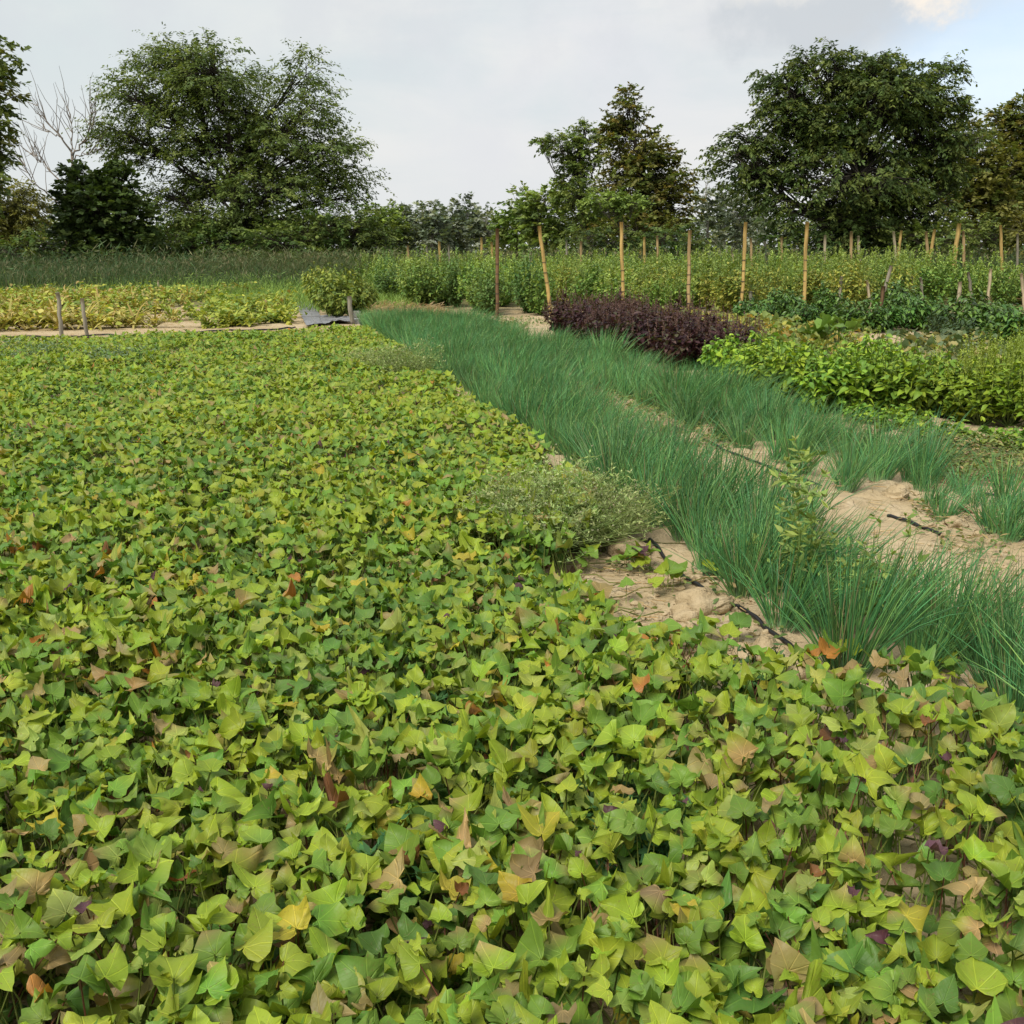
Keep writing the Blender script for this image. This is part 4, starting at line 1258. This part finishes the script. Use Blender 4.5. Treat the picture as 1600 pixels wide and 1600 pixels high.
# ------------------------------------------------------------------ weed cloth, slab and container
def make_cloth():
    def sheet(px, label, name, nu=14, nv=14):
        a, b, c, d = [G(*q) for q in px]
        rng = rs(131 + int(px[0][0]))
        U, V = np.meshgrid(np.linspace(0, 1, nu * 3), np.linspace(0, 1, nv * 3))
        p = (a * (1 - U)[..., None] + b * U[..., None]) * (1 - V)[..., None] + (d * (1 - U)[..., None] + c * U[..., None]) * V[..., None]
        z = height(p[..., 0], p[..., 1]) + .03 + .035 * fbm(p[..., 0], p[..., 1], 1.6, 140, 2) + .008 * np.sin(V * 20 + U * 3)
        p[..., 2] = z
        n1, n2 = p.shape[:2]
        i = (np.arange(n1 - 1)[:, None] * n2 + np.arange(n2 - 1)[None]).ravel()
        f = np.concatenate([np.stack([i, i + 1, i + n2 + 1], 1), np.stack([i, i + n2 + 1, i + n2], 1)])
        mb = MB(); mb.add(p.reshape(-1, 3), f, (.23, .235, .25))
        o = mb.build(name, M_CLOTH)
        tag(o, label, 'weed cloth')
        # woven marking threads
        for k in range(1, 4):
            r = int(n1 * k / 4)
            m2 = MB(); tubes(m2, p[r] + [0, 0, .012], np.full((1, n2), .006), (.34, .34, .34), 4); m2.build('marking_thread', M_CLOTH, o)
        r = n2 // 2
        m2 = MB(); tubes(m2, p[:, r] + [0, 0, .012], np.full((1, n1), .006), (.34, .34, .34), 4); m2.build('marking_thread', M_CLOTH, o)
    sheet([(478, 513), (508, 510), (488, 474), (461, 474)], 'strip of grey weed cloth running back beside the eggplant bushes', 'weed_cloth')
    sheet([(505, 510), (548, 507), (545, 497), (497, 498)], 'rumpled weed cloth strip in front of the eggplants', 'weed_cloth')
    # concrete slab and a small white container
    p = G(564, 506)
    def box(name, x, y, sx, sy, sz, mat, col, label, cat, rz=0.0, hollow=False):
        me_v = np.array([[a * sx / 2, b * sy / 2, c * sz] for a in (-1, 1) for b in (-1, 1) for c in (0, 1)], float)
        import bmesh
        bm = bmesh.new()
        bmesh.ops.create_cube(bm, size=1)
        for v in bm.verts: v.co = Vector((v.co.x * sx * (1 + .12 * (v.co.z > 0) * hollow), v.co.y * sy * (1 + .12 * (v.co.z > 0) * hollow), (v.co.z + .5) * sz))
        if hollow:
            topf = max(bm.faces, key=lambda f: f.calc_center_median().z)
            r = bmesh.ops.inset_individual(bm, faces=[topf], thickness=min(sx, sy) * .06)
            r = bmesh.ops.extrude_face_region(bm, geom=[topf])
            for e in r['geom']:
                if isinstance(e, bmesh.types.BMVert): e.co.z -= sz * .85
        bmesh.ops.bevel(bm, geom=list(bm.edges), offset=min(sx, sy, sz) * .06, segments=2, affect='EDGES')
        me = bpy.data.meshes.new(name); bm.to_mesh(me); bm.free()
        a = me.attributes.new('Col', 'FLOAT_COLOR', 'POINT'); a.data.foreach_set('color', np.tile(np.array(list(col) + [1.0], np.float32), len(me.vertices)))
        me.materials.append(mat)
        o = bpy.data.objects.new(name, me); COL.objects.link(o)
        o.location = (x, y, float(height(x, y))); o.rotation_euler = (0, 0, rz)
        return tag(o, label, cat)
    box('concrete_slab', p[0], p[1] + .1, .34, .28, .10, M_STONE, (.40, .40, .39), 'flat grey concrete slab beside the short stake', 'slab', .2)
    q = G(557, 498)
    box('white_container', q[0], q[1], .15, .15, .16, M_PLASTIC, (.62, .62, .58), 'small white open container behind the concrete slab', 'container', .3, True)


make_cloth()


# ------------------------------------------------------------------ reeds and far grass
def blades(mb, x, y, h, w, pal, rng, lean=.18, k=4, plume=0.0, pcol=(.30, .26, .16)):
    n = len(x)
    t = np.linspace(0, 1, k)
    ln = rng.normal(0, lean, (n, 2)) + [lean * .4, 0]
    c = np.zeros((n, k, 3))
    c[..., 0] = x[:, None] + ln[:, :1] * h[:, None] * t[None] ** 1.8
    c[..., 1] = y[:, None] + ln[:, 1:] * h[:, None] * t[None] ** 1.8
    c[..., 2] = h[:, None] * t[None] * (1 - .12 * t[None])
    a = rng.uniform(0, 3.14, n)
    sd = np.stack([np.cos(a), np.sin(a), 0 * a], 1)[:, None] * w[:, None, None] * .5 * np.linspace(1, .15, k)[None, :, None]
    v = np.stack([c - sd, c + sd], 2)
    q = []
    for i in range(k - 1): q += [(2 * i, 2 * i + 1, 2 * i + 3), (2 * i, 2 * i + 3, 2 * i + 2)]
    f = (np.arange(n)[:, None, None] * 2 * k + np.array(q)[None]).reshape(-1, 3)
    pal = np.array(pal)
    col = pal[rng.integers(len(pal), size=n)] * rng.uniform(.7, 1.25, (n, 1))
    mb.add(v.reshape(-1, 3), f, np.repeat(col, 2 * k, 0))
    # side leaves
    m = n
    ki = rng.integers(1, k, size=m)
    pos = c[np.arange(n), ki]
    yaw = rng.uniform(0, 6.28, m)
    leaves(mb, pos, np.stack([np.cos(yaw), np.sin(yaw), rng.normal(.5, .4, m)], 1), rng.normal(0, .5, (m, 3)) + [0, 0, 1], h * rng.uniform(.18, .35, m), .09, T_DIA, col * rng.uniform(.8, 1.2, (m, 1)))
    if plume:
        pm = rng.random(n) < plume
        tp = c[pm, -1]; kk = len(tp)
        for j in range(3):
            leaves(mb, tp - [0, 0, .05], rng.normal(0, .25, (kk, 3)) + [.2, 0, 1], rng.normal(0, 1, (kk, 3)) + [0, -1, 0], rng.uniform(.10, .2, kk), .16, T_DIA, np.array(pcol) * rng.uniform(.7, 1.2, (kk, 1)))


def make_reeds():
    rng = rs(141)
    dk = [(.065, .120, .045), (.085, .145, .055), (.130, .175, .080), (.050, .095, .038), (.19, .19, .10)]
    md = [(.11, .15, .055), (.14, .165, .07), (.085, .125, .045), (.18, .175, .09)]
    gr = [(.22, .36, .085), (.28, .40, .09), (.17, .29, .08)]
    mb = MB()
    n = 22000
    x, y = rng.uniform(-31, -6, n), rng.uniform(34.5, 45, n)
    h = (.42 + .36 * fbm(x, y, .35, 150, 2) + .34 * rng.random(n) ** 2) * (1 + .65 * np.clip((y - 35) / 8, 0, 1))
    blades(mb, x, y, h, rng.uniform(.018, .036, n), dk, rng, .2, 4, .03, (.22, .21, .13))
    n = 12000
    x, y = rng.uniform(-13, 4, n), rng.uniform(38, 50, n)
    k = (x < -2) | (y > 46); x, y = x[k], y[k]; n = len(x)
    h = .85 + .45 * fbm(x, y, .25, 151, 2) + .3 * rng.random(n)
    blades(mb, x, y, h, np.full(n, .022), md, rng, .2, 4, .03)
    n = 9000
    x, y = rng.uniform(2, 32, n), rng.uniform(45, 52, n)
    h = 1.0 + .6 * rng.random(n)
    blades(mb, x, y, h, np.full(n, .024), dk + md[:2], rng, .2, 4, .05)
    tag(mb.build('reed_bed', M_REED), 'dark green reeds and tall grass in front of the trees', 'reeds', kind='stuff')
    mb = MB()
    n = 16000
    x, y = rng.uniform(-24, -4, n), rng.uniform(29, 37, n)
    k = (rng.random(n) < np.clip((y - 29) / 3, 0, 1) * np.clip((x + 16) / 6, .12, 1)); x, y = x[k], y[k]; n = len(x)
    h = .16 + .28 * np.clip((y - 30) / 6, 0, 1) * (.5 + fbm(x, y, .8, 152, 2)) + .30 * rng.random(n) ** 2
    blades(mb, x, y, h, np.full(n, .02), gr + dk[:1], rng, .3, 3)
    n = 5200
    x, y = rng.uniform(-7.5, -2.2, n), rng.uniform(24.5, 33, n)
    blades(mb, x, y, .12 + .3 * rng.random(n) ** 1.5, np.full(n, .022), gr, rng, .35, 3)
    tag(mb.build('meadow_grass', M_REED), 'bright green grass strip between the left plot and the reeds', 'grass', kind='stuff')
    # rough far meadow under the trees
    mb = MB()
    n = 16000
    x, y = rng.uniform(-75, 75, n), rng.uniform(46, 130, n)
    blades(mb, x, y, rng.uniform(.3, .8, n), np.full(n, .05), dk, rng, .25, 3)
    tag(mb.build('rough_grass', M_REED), 'rough dark grass under the trees', 'grass', kind='stuff')


make_reeds()


# ------------------------------------------------------------------ trees
def n3(p, sc, seed):
    q = p * sc + seed * 3.7
    return (np.sin(q[:, 0] + 1.7 * np.sin(q[:, 1] * .9)) + np.sin(q[:, 1] * 1.3 + 1.5 * np.sin(q[:, 2] * 1.1)) + np.sin(q[:, 2] * 1.2 + 1.6 * np.sin(q[:, 0] * 1.2))) / 6 + .5


def tree(name, label, cat, Y, base_u, blobs, pal, leaf=(.17, .4), dens=1.0, spray=.8, droop=.35, flat=.5, seed=1, bark=(.10, .085, .065), trunk_r=.2, fork=.28, group=None, depth=1.0, hole=.42, spread_y=1.0, limb=1.0, per=16, twigs=.5, base_v=None, leaf_mat=None):
    rng = rs(seed)
    px = Y / F * 1.0
    g = P(base_u, 500, Y); g[2] = 0
    root = empty(name, (g[0], g[1], 0), 0, label, cat, group)
    C = np.array([P(u, v, Y) for u, v, _, _ in blobs]) - g
    scale = np.linalg.norm(P(801, 300, Y) - P(800, 300, Y))
    R = np.array([[rx * scale, (rx + ry) * .5 * scale * depth, ry * scale] for _, _, rx, ry in blobs])
    R[:, 1] = np.maximum(R[:, 1], .5)
    tot = C[:, 2].max()
    C[:, 1] += rng.normal(0, 1, len(C)) * R[:, 1] * .45 * spread_y
    wood, lf = MB(), MB()
    fz = max(tot * fork, .4)
    # trunk
    K = 7
    t = np.linspace(0, 1, K)
    cx = np.average(C[:, 0], weights=R[:, 0])
    top = np.array([cx * .55, 0, tot * .78])
    tp = top[None] * t[:, None]
    tp[1:, :2] += rng.normal(0, .06 * trunk_r / .2, (K - 1, 2))
    tubes(wood, tp, trunk_r * np.array([1.25, 1, .85, .7, .5, .32, .12])[None], bark, 8)
    ends = []
    for i in range(len(C)):
        az = np.clip((C[i, 2] - R[i, 2] * .6) * .55, fz * .7, tot * .6)
        k = np.clip(az / (tot * .78), 0, 1)
        a = np.array([np.interp(k, t, tp[:, j]) for j in range(3)])
        b = C[i]
        mid = a * .45 + b * .55 + np.array([0, 0, .10 * np.linalg.norm(b - a)]) + rng.normal(0, .08, 3) * np.linalg.norm(b - a)
        q = np.linspace(0, 1, 7)[:, None]
        pth = (1 - q) ** 2 * a + 2 * q * (1 - q) * mid + q * q * b
        pth[1:-1] += rng.normal(0, .05, (5, 3)) * limb
        r0 = trunk_r * np.clip(.11 + .11 * R[i, 0] / 2, .08, .24) * limb
        tubes(wood, pth, r0 * np.linspace(1, .25, 7)[None], bark, 5)
        n = int(dens * 70 * (R[i, 0] * R[i, 2]) ** .9 * (1 + .25 * R[i, 1])) + 8
        dr = nrmz(rng.normal(0, 1, (n, 3)))
        rad = rng.random(n) ** .42
        o = C[i] + R[i] * dr * rad[:, None]
        keep = n3(o * np.array([1, 1, 1 + 1.6 * flat]), 2.6 / max(R[i].mean(), .6), seed + i) > hole * rng.uniform(.8, 1.1, n)
        keep &= o[:, 2] > .15
        o, dr = o[keep], dr[keep]
        n = len(o)
        if n == 0: continue
        # sprays
        away = o.copy(); away[:, 2] = 0
        d = nrmz(dr * [1, 1, 1 - flat] * .8 + nrmz(away) * .35 + rng.normal(0, .4, (n, 3)) * [1, 1, .7] + [0, 0, .12])
        L = spray * rng.uniform(.6, 1.25, n)
        tk = rng.uniform(.05, 1, (n, per))
        pos = o[:, None] + d[:, None] * (L[:, None] * tk)[..., None]
        pos[..., 2] -= droop * L[:, None] * tk ** 2 * .6
        pos = pos + rng.normal(0, .05 * spray, pos.shape)
        sd = nrmz(np.cross(d, [0, 0, 1.0]) + 1e-4)
        sg = rng.choice([-1, 1], (n, per))
        ld = d[:, None] * .6 + sd[:, None] * (sg * rng.uniform(.4, 1.2, (n, per)))[..., None] + np.array([0, 0, -droop]) + rng.normal(0, .25, pos.shape)
        pos = pos.reshape(-1, 3); ld = ld.reshape(-1, 3); N = len(pos)
        pv = np.array(pal)
        ci = rng.integers(len(pv), size=n)
        col = np.repeat(pv[ci] * rng.uniform(.78, 1.22, (n, 1)), per, 0) * rng.uniform(.88, 1.12, (N, 1))
        nn = np.repeat(rng.normal(0, .35, (n, 3)), per, 0) + rng.normal(0, .32, (N, 3)) + [0, 0, 1]
        ok = pos[:, 2] > .05
        leaves(lf, pos[ok], ld[ok], nn[ok], leaf[0] * rng.uniform(.6, 1.25, ok.sum()) * 1.2, leaf[1] * 1.2, T_DIA, col[ok])
        # twigs to a share of the sprays
        kt = rng.random(n) < twigs
        oo, dd, LL = o[kt], d[kt], L[kt]
        m = len(oo)
        if m:
            st = pth[rng.integers(3, 7, size=m)]
            md_ = st * .4 + oo * .6 + rng.normal(0, .08, (m, 3)) + [0, 0, .06]
            e = oo + dd * LL[:, None] * .8; e[:, 2] -= droop * LL * .3
            tubes(wood, np.stack([st, md_, oo, e], 1), np.array([[.022, .016, .011, .004]]) * (trunk_r / .2) ** .5, np.array(bark) * rng.uniform(.7, 1.2, (m, 1)), 3)
    wood.build('trunk', M_BARK, root)
    lf.build('crown', leaf_mat or M_TREE, root)
    return root


LOC = [(00.149, 00.210, 00.056), (00.193, 00.254, 00.066), (00.109, 00.161, 00.049), (00.245, 00.297, 00.084)]
DKG = [(00.076, 00.134, 00.037), (00.104, 00.176, 00.047), (00.054, 00.097, 00.030), (00.148, 00.218, 00.060)]
OLV = [(00.208, 00.216, 00.055), (00.254, 00.254, 00.069), (00.154, 00.169, 00.046)]
BRO = [(.170, .200, .052), (.205, .215, .055), (.140, .170, .045), (.260, .220, .060)]
GRP = [(00.175, 00.224, 00.161), (00.224, 00.273, 00.203), (00.126, 00.168, 00.112), (00.322, 00.357, 00.287)]
LGR = [(00.246, 00.354, 00.085), (00.308, 00.416, 00.100), (00.185, 00.277, 00.069)]

tree('locust_tree', 'large wide-spreading dark locust tree with feathery tiered sprays on the left', 'tree', 50, 372,
     [(285, 135, 80, 60), (250, 88, 48, 34), (345, 120, 60, 45), (390, 165, 75, 55), (478, 118, 30, 36), (490, 165, 34, 34), (455, 205, 60, 45), (222, 160, 55, 40), (195, 208, 50, 22), (225, 235, 60, 26), (300, 215, 90, 45), (390, 235, 90, 45),
      (500, 235, 60, 28), (535, 222, 26, 18), (530, 275, 55, 20), (480, 270, 70, 30), (330, 285, 95, 42), (270, 310, 55, 26), (425, 300, 80, 36), (520, 310, 50, 18), (350, 345, 95, 38), (290, 350, 45, 28), (430, 350, 80, 32)],
     LOC, (.16, .32), 1.85, 1.05, .5, .75, 21, (.055, .048, .040), .34, .2, hole=.48, per=20, twigs=.25)
tree('maple_bush', 'dense dark rounded bush at the foot of the bare tree', 'tree', 46, 165,
     [(165, 330, 62, 48), (128, 290, 26, 28), (190, 292, 28, 26), (212, 345, 26, 38), (118, 345, 26, 50), (165, 380, 75, 32), (150, 310, 40, 36), (125, 275, 14, 16), (178, 276, 12, 14)],
     DKG, (.19, .75), 1.6, .5, .3, .3, 22, (.06, .05, .04), .16, .15, hole=.33, per=13)
tree('edge_tree', 'leafy tree cut off by the left picture edge', 'tree', 42, -60,
     [(-22, 85, 32, 26), (-14, 112, 24, 18), (-28, 140, 28, 22), (-26, 192, 24, 24), (-30, 235, 32, 30), (-12, 262, 24, 16), (-60, 150, 60, 90), (-70, 240, 60, 70)],
     LOC + OLV[:1], (.20, .5), 1.1, .7, .4, .4, 23, (.07, .06, .05), .3, .25, hole=.45)
tree('olive_green_tree', 'olive-green rounded tree at the left picture edge below the cut-off tree', 'tree', 54, 0,
     [(10, 325, 52, 36), (45, 345, 30, 34), (-35, 320, 60, 50), (20, 375, 60, 30), (-20, 370, 60, 35), (30, 318, 30, 26)],
     OLV, (.18, .35), 1.3, .8, .6, .3, 24, (.08, .07, .05), .2, .2, hole=.36)
for i, (u, blb, lab) in enumerate(((480, [(470, 368, 70, 34), (520, 350, 45, 30), (440, 380, 70, 26)], 'dark understory bush right below the big locust tree'), (545, [(560, 355, 34, 34), (590, 370, 40, 28), (535, 380, 50, 24)], 'dark bush between the locust tree and the grey poplars'),
                                   (300, [(290, 378, 60, 30), (250, 388, 40, 22), (345, 385, 60, 28)], 'dark understory bush left below the big locust tree'), (70, [(75, 385, 50, 26), (20, 395, 50, 22)], 'low bush between the olive-green tree and the dark rounded bush'))):
    tree('shrub', lab, 'bush', 47 + i * .7, u, blb, LOC[:3] + DKG[:2], (.16, .4), 1.5, .6, .4, .3, 30 + i, (.06, .05, .04), .07, .1, hole=.3)

for i, (u, top, w, lab) in enumerate(((596, 318, 26, 'leftmost grey-green poplar in the distant row'), (622, 322, 24, 'second grey-green poplar of the distant row'), (648, 326, 24, 'third grey-green poplar of the distant row'), (676, 318, 24, 'fourth grey-green poplar of the distant row'), (703, 322, 22, 'fifth grey-green poplar, lower than its neighbours'),
                                   (730, 313, 24, 'tallest grey-green poplar of the distant row'), (758, 330, 20, 'last grey-green poplar at the low gap of the treeline'))):
    h = 390 - top
    tree('poplar_tree', lab, 'tree', 105 + (i % 3) * 4, u, [(u, top + h * .18, w * .7, h * .2), (u - w * .35, top + h * .42, w * .8, h * .24), (u + w * .4, top + h * .45, w * .8, h * .24), (u, top + h * .72, w * 1.1, h * .28)],
         GRP if i else LGR, (.36, .6), .32, 1.1, .2, .2, 40 + i, (.28, .27, .24), .2, .3, 'distant grey poplars', hole=.32, per=14)
tree('round_tree', 'pale green rounded tree right of the treeline gap', 'tree', 78, 808, [(812, 318, 22, 22), (808, 350, 32, 34), (790, 365, 24, 24)], LGR + LOC[3:], (.28, .55), .6, .8, .3, .2, 51, (.1, .09, .07), .16, hole=.34)
tree('round_tree', 'mid green rounded tree next to the ivy-grown slender tree', 'tree', 72, 852, [(852, 318, 28, 26), (858, 350, 36, 38), (835, 340, 22, 30), (880, 362, 30, 30)], LGR[1:] + LOC[2:], (.26, .5), .7, .8, .3, .2, 52, (.1, .09, .07), .16, hole=.34)
tree('slender_tree', 'slender green tree with one bare-tipped arm reaching left', 'tree', 64, 915, [(905, 228, 24, 32), (912, 208, 16, 16), (900, 265, 26, 30), (905, 305, 30, 45), (868, 222, 22, 10), (848, 222, 13, 7), (885, 245, 16, 14), (885, 300, 18, 24), (920, 340, 36, 40), (938, 230, 10, 30)],
     LOC[1:] + LGR[2:], (.18, .4), 1.9, .55, .4, .4, 53, (.09, .08, .06), .2, .3, hole=.4)
tree('oak_tree', 'tall brown-tinged pointed tree in the middle of the treeline', 'tree', 60, 1000, [(981, 155, 14, 16), (978, 178, 28, 20), (990, 205, 44, 22), (962, 200, 20, 14), (985, 238, 46, 30), (1030, 240, 30, 22), (1010, 275, 62, 36), (1055, 285, 26, 40), (965, 285, 30, 36), (1015, 325, 72, 40), (1060, 340, 26, 40), (990, 365, 70, 28)],
     BRO + OLV[:1] + LOC[:2], (.19, .5), 1.35, .6, .3, .35, 54, (.07, .06, .045), .26, .2, hole=.40)
tree('small_acacia', 'small flat-topped bright green acacia in front of the brown-tinged tree', 'tree', 52, 985, [(955, 310, 38, 12), (930, 318, 22, 9), (985, 318, 22, 11), (962, 325, 40, 10)], LGR, (.15, .4), 3.2, .45, .35, .7, 55, (.20, .18, .14), .09, .4, hole=.30)
for i, (u, top, w, lab) in enumerate(((1102, 275, 14, 'slim grey-green poplar touching the brown-tinged tree'), (1128, 285, 20, 'grey-green poplar with a pale trunk left of the big dark tree'), (1158, 292, 20, 'grey-green poplar with white trunk, half under the big dark tree'), (1190, 300, 22, 'grey-green poplar behind the low branches of the big dark tree'))):
    h = 392 - top
    tree('poplar_tree', lab, 'tree', 74 + (i % 2) * 5, u, [(u, top + h * .16, w * .7, h * .18), (u - w * .4, top + h * .4, w * .8, h * .22), (u + w * .4, top + h * .46, w * .8, h * .22), (u, top + h * .74, w, h * .22)],
         GRP, (.26, .6), .5, .9, .25, .2, 60 + i, (.42, .40, .36), .13, .3, 'pale-trunked poplars', hole=.46, twigs=.7)
tree('walnut_tree', 'huge dark green spreading tree on the right with drooping leaves', 'tree', 50, 1335,
     [(1290, 112, 44, 34), (1258, 98, 20, 16), (1305, 85, 22, 12), (1232, 140, 46, 32), (1205, 118, 20, 16), (1345, 130, 58, 40), (1352, 104, 46, 24), (1375, 150, 60, 40), (1490, 225, 40, 50), (1400, 130, 46, 36), (1395, 100, 18, 12), (1462, 118, 36, 20), (1440, 160, 50, 36), (1478, 105, 22, 10), (1250, 190, 70, 40), (1215, 178, 30, 16), (1175, 222, 48, 22), (1150, 245, 40, 22), (1340, 200, 95, 55), (1450, 205, 58, 46), (1480, 175, 26, 22),
      (1225, 255, 85, 36), (1330, 275, 110, 48), (1430, 275, 80, 48), (1180, 285, 48, 28), (1260, 320, 85, 34), (1375, 325, 85, 38), (1455, 320, 50, 36), (1300, 355, 80, 26), (1390, 362, 70, 22)],
     DKG + LOC[:2], (.18, .34), 1.7, .8, .65, .55, 71, (.045, .040, .034), .4, .2, hole=.46, per=18)
for i, (u, blb, lab, pal) in enumerate(((1545, [(1500, 215, 30, 28), (1525, 245, 42, 34), (1490, 270, 40, 40), (1545, 285, 50, 50), (1505, 320, 50, 40), (1560, 330, 40, 40)], 'olive-brown tree beside the huge dark tree', OLV + BRO[:2] + LOC[:1]),
                                       (1600, [(1570, 195, 24, 22), (1598, 175, 24, 26), (1620, 210, 50, 50), (1590, 245, 40, 40), (1600, 300, 50, 50), (1640, 290, 60, 70), (1590, 340, 50, 40)], 'rust-brown tree cut off by the right picture edge', BRO))):
    tree('oak_tree', lab, 'tree', 58 + i * 3, u, blb, pal, (.20, .55), 1.25, .65, .3, .35, 80 + i, (.07, .06, .045), .26, .2, hole=.36)
for i, (u, blb, lab, pal) in enumerate(((1450, [(1440, 368, 44, 22), (1470, 375, 40, 18)], 'green bush below the right side of the huge dark tree', LOC), (1520, [(1510, 362, 46, 26), (1545, 375, 40, 20)], 'green bush below the olive-brown tree', LOC), (1590, [(1585, 362, 44, 26), (1630, 360, 50, 34)], 'twiggy brownish bush at the right picture edge', OLV),
                                   (1260, [(1250, 374, 50, 20), (1290, 380, 50, 16)], 'dark bush below the left side of the huge dark tree', DKG), (1350, [(1345, 380, 50, 16), (1390, 378, 40, 18)], 'dark bush at the trunk of the huge dark tree', DKG), (930, [(920, 372, 44, 22), (960, 378, 40, 18)], 'dark bush below the slender tree', DKG + LOC[:2]), (1040, [(1035, 372, 46, 22), (1080, 380, 40, 16)], 'dark bush below the brown-tinged tree', DKG + LOC[:2]))):
    tree('shrub', lab, 'bush', 47.5 + i * .4, u, blb, pal, (.16, .4), 1.4, .55, .4, .3, 90 + i, (.08, .07, .055), .06, .1, hole=.32)


def make_dead_tree():
    Y = 49
    g = P(100, 500, Y); g[2] = 0
    root = empty('dead_tree', (g[0], g[1], 0), 0, 'leafless pale dead tree with crooked branches', 'tree')
    rng = rs(151)
    br = MB(); tr = MB()
    def line(mb, pts, r0, r1, dy=0.0, col=(.25, .215, .18), sub=True):
        q = np.array([P(u, v, Y) for u, v in pts]) - g
        q[:, 1] += np.linspace(0, dy, len(q))
        s = np.linspace(0, len(q) - 1, 4 * (len(q) - 1) + 1)
        w = np.stack([np.interp(s, np.arange(len(q)), q[:, i]) for i in range(3)], 1)
        w[1:-1] += rng.normal(0, .04, (len(w) - 2, 3))
        tubes(mb, w, np.linspace(r0, r1, len(w))[None], col, 5)
        if sub:
            for k in range(int(len(w) * 1.1)):
                b = w[rng.integers(len(w) // 3, len(w))]
                d = rng.normal(0, .5, 3) + (w[-1] - w[0]) / np.linalg.norm(w[-1] - w[0]) + [0, 0, .4]
                L = rng.uniform(.4, 1.2)
                pth = np.stack([b, b + d * L * .4 + rng.normal(0, .05, 3), b + d * L * .75 + rng.normal(0, .08, 3), b + d * L + [0, 0, .1]])
                tubes(mb, pth, np.array([[.020, .016, .012, .006]]), col, 3)
    line(tr, [(100, 408), (104, 360), (108, 310), (112, 262)], .11, .07, 0, (.26, .19, .14), False)
    line(br, [(112, 262), (113, 240), (128, 222), (140, 192), (134, 164)], .06, .012, .6)
    line(br, [(128, 222), (146, 200), (152, 176)], .035, .01, -.8)
    line(br, [(113, 240), (98, 216), (80, 190), (68, 168)], .05, .01, -.6)
    line(br, [(98, 216), (74, 205), (54, 200)], .03, .008, .9)
    line(br, [(109, 300), (85, 276), (64, 254), (52, 236)], .045, .01, .5)
    line(br, [(106, 335), (78, 302), (60, 285), (54, 262)], .045, .01, -.9)
    line(br, [(113, 250), (132, 240), (156, 236)], .035, .01, -.4)
    line(br, [(64, 254), (56, 250), (48, 240)], .02, .008, .2)
    line(br, [(112, 250), (112, 210), (106, 178)], .035, .008, .3)
    tr.build('trunk', M_BARK, root)
    br.build('branches', M_BARK, root)


make_dead_tree()


def make_far_wood():
    rng = rs(161)
    lf = MB()
    n = 34000
    x = rng.uniform(-110, 110, n)
    top = 3.4 + 2.2 * fbm(x, 0 * x, .12, 170, 3) + .8 * vnoise(x, 0 * x, .5, 171)
    z = top * rng.random(n) ** np.where(np.arange(n) % 2, .7, 2.2)
    y = 135 + rng.normal(0, 2.5, n)
    yaw = rng.uniform(0, 6.28, n)
    d = np.stack([np.cos(yaw), np.sin(yaw), rng.normal(0, .4, n)], 1)
    pal = np.array(LOC + GRP[:1])
    leaves(lf, np.stack([x, y, z], 1), d, rng.normal(0, .7, (n, 3)) + [0, -.4, .8], rng.uniform(.5, 1.0, n), .6, T_DIA, pal[rng.integers(len(pal), size=n)] * rng.uniform(.7, 1.2, (n, 1)))
    tag(lf.build('far_wood', M_TREE), 'low dark wood closing the horizon behind the trees', 'wood', kind='stuff')


make_far_wood()
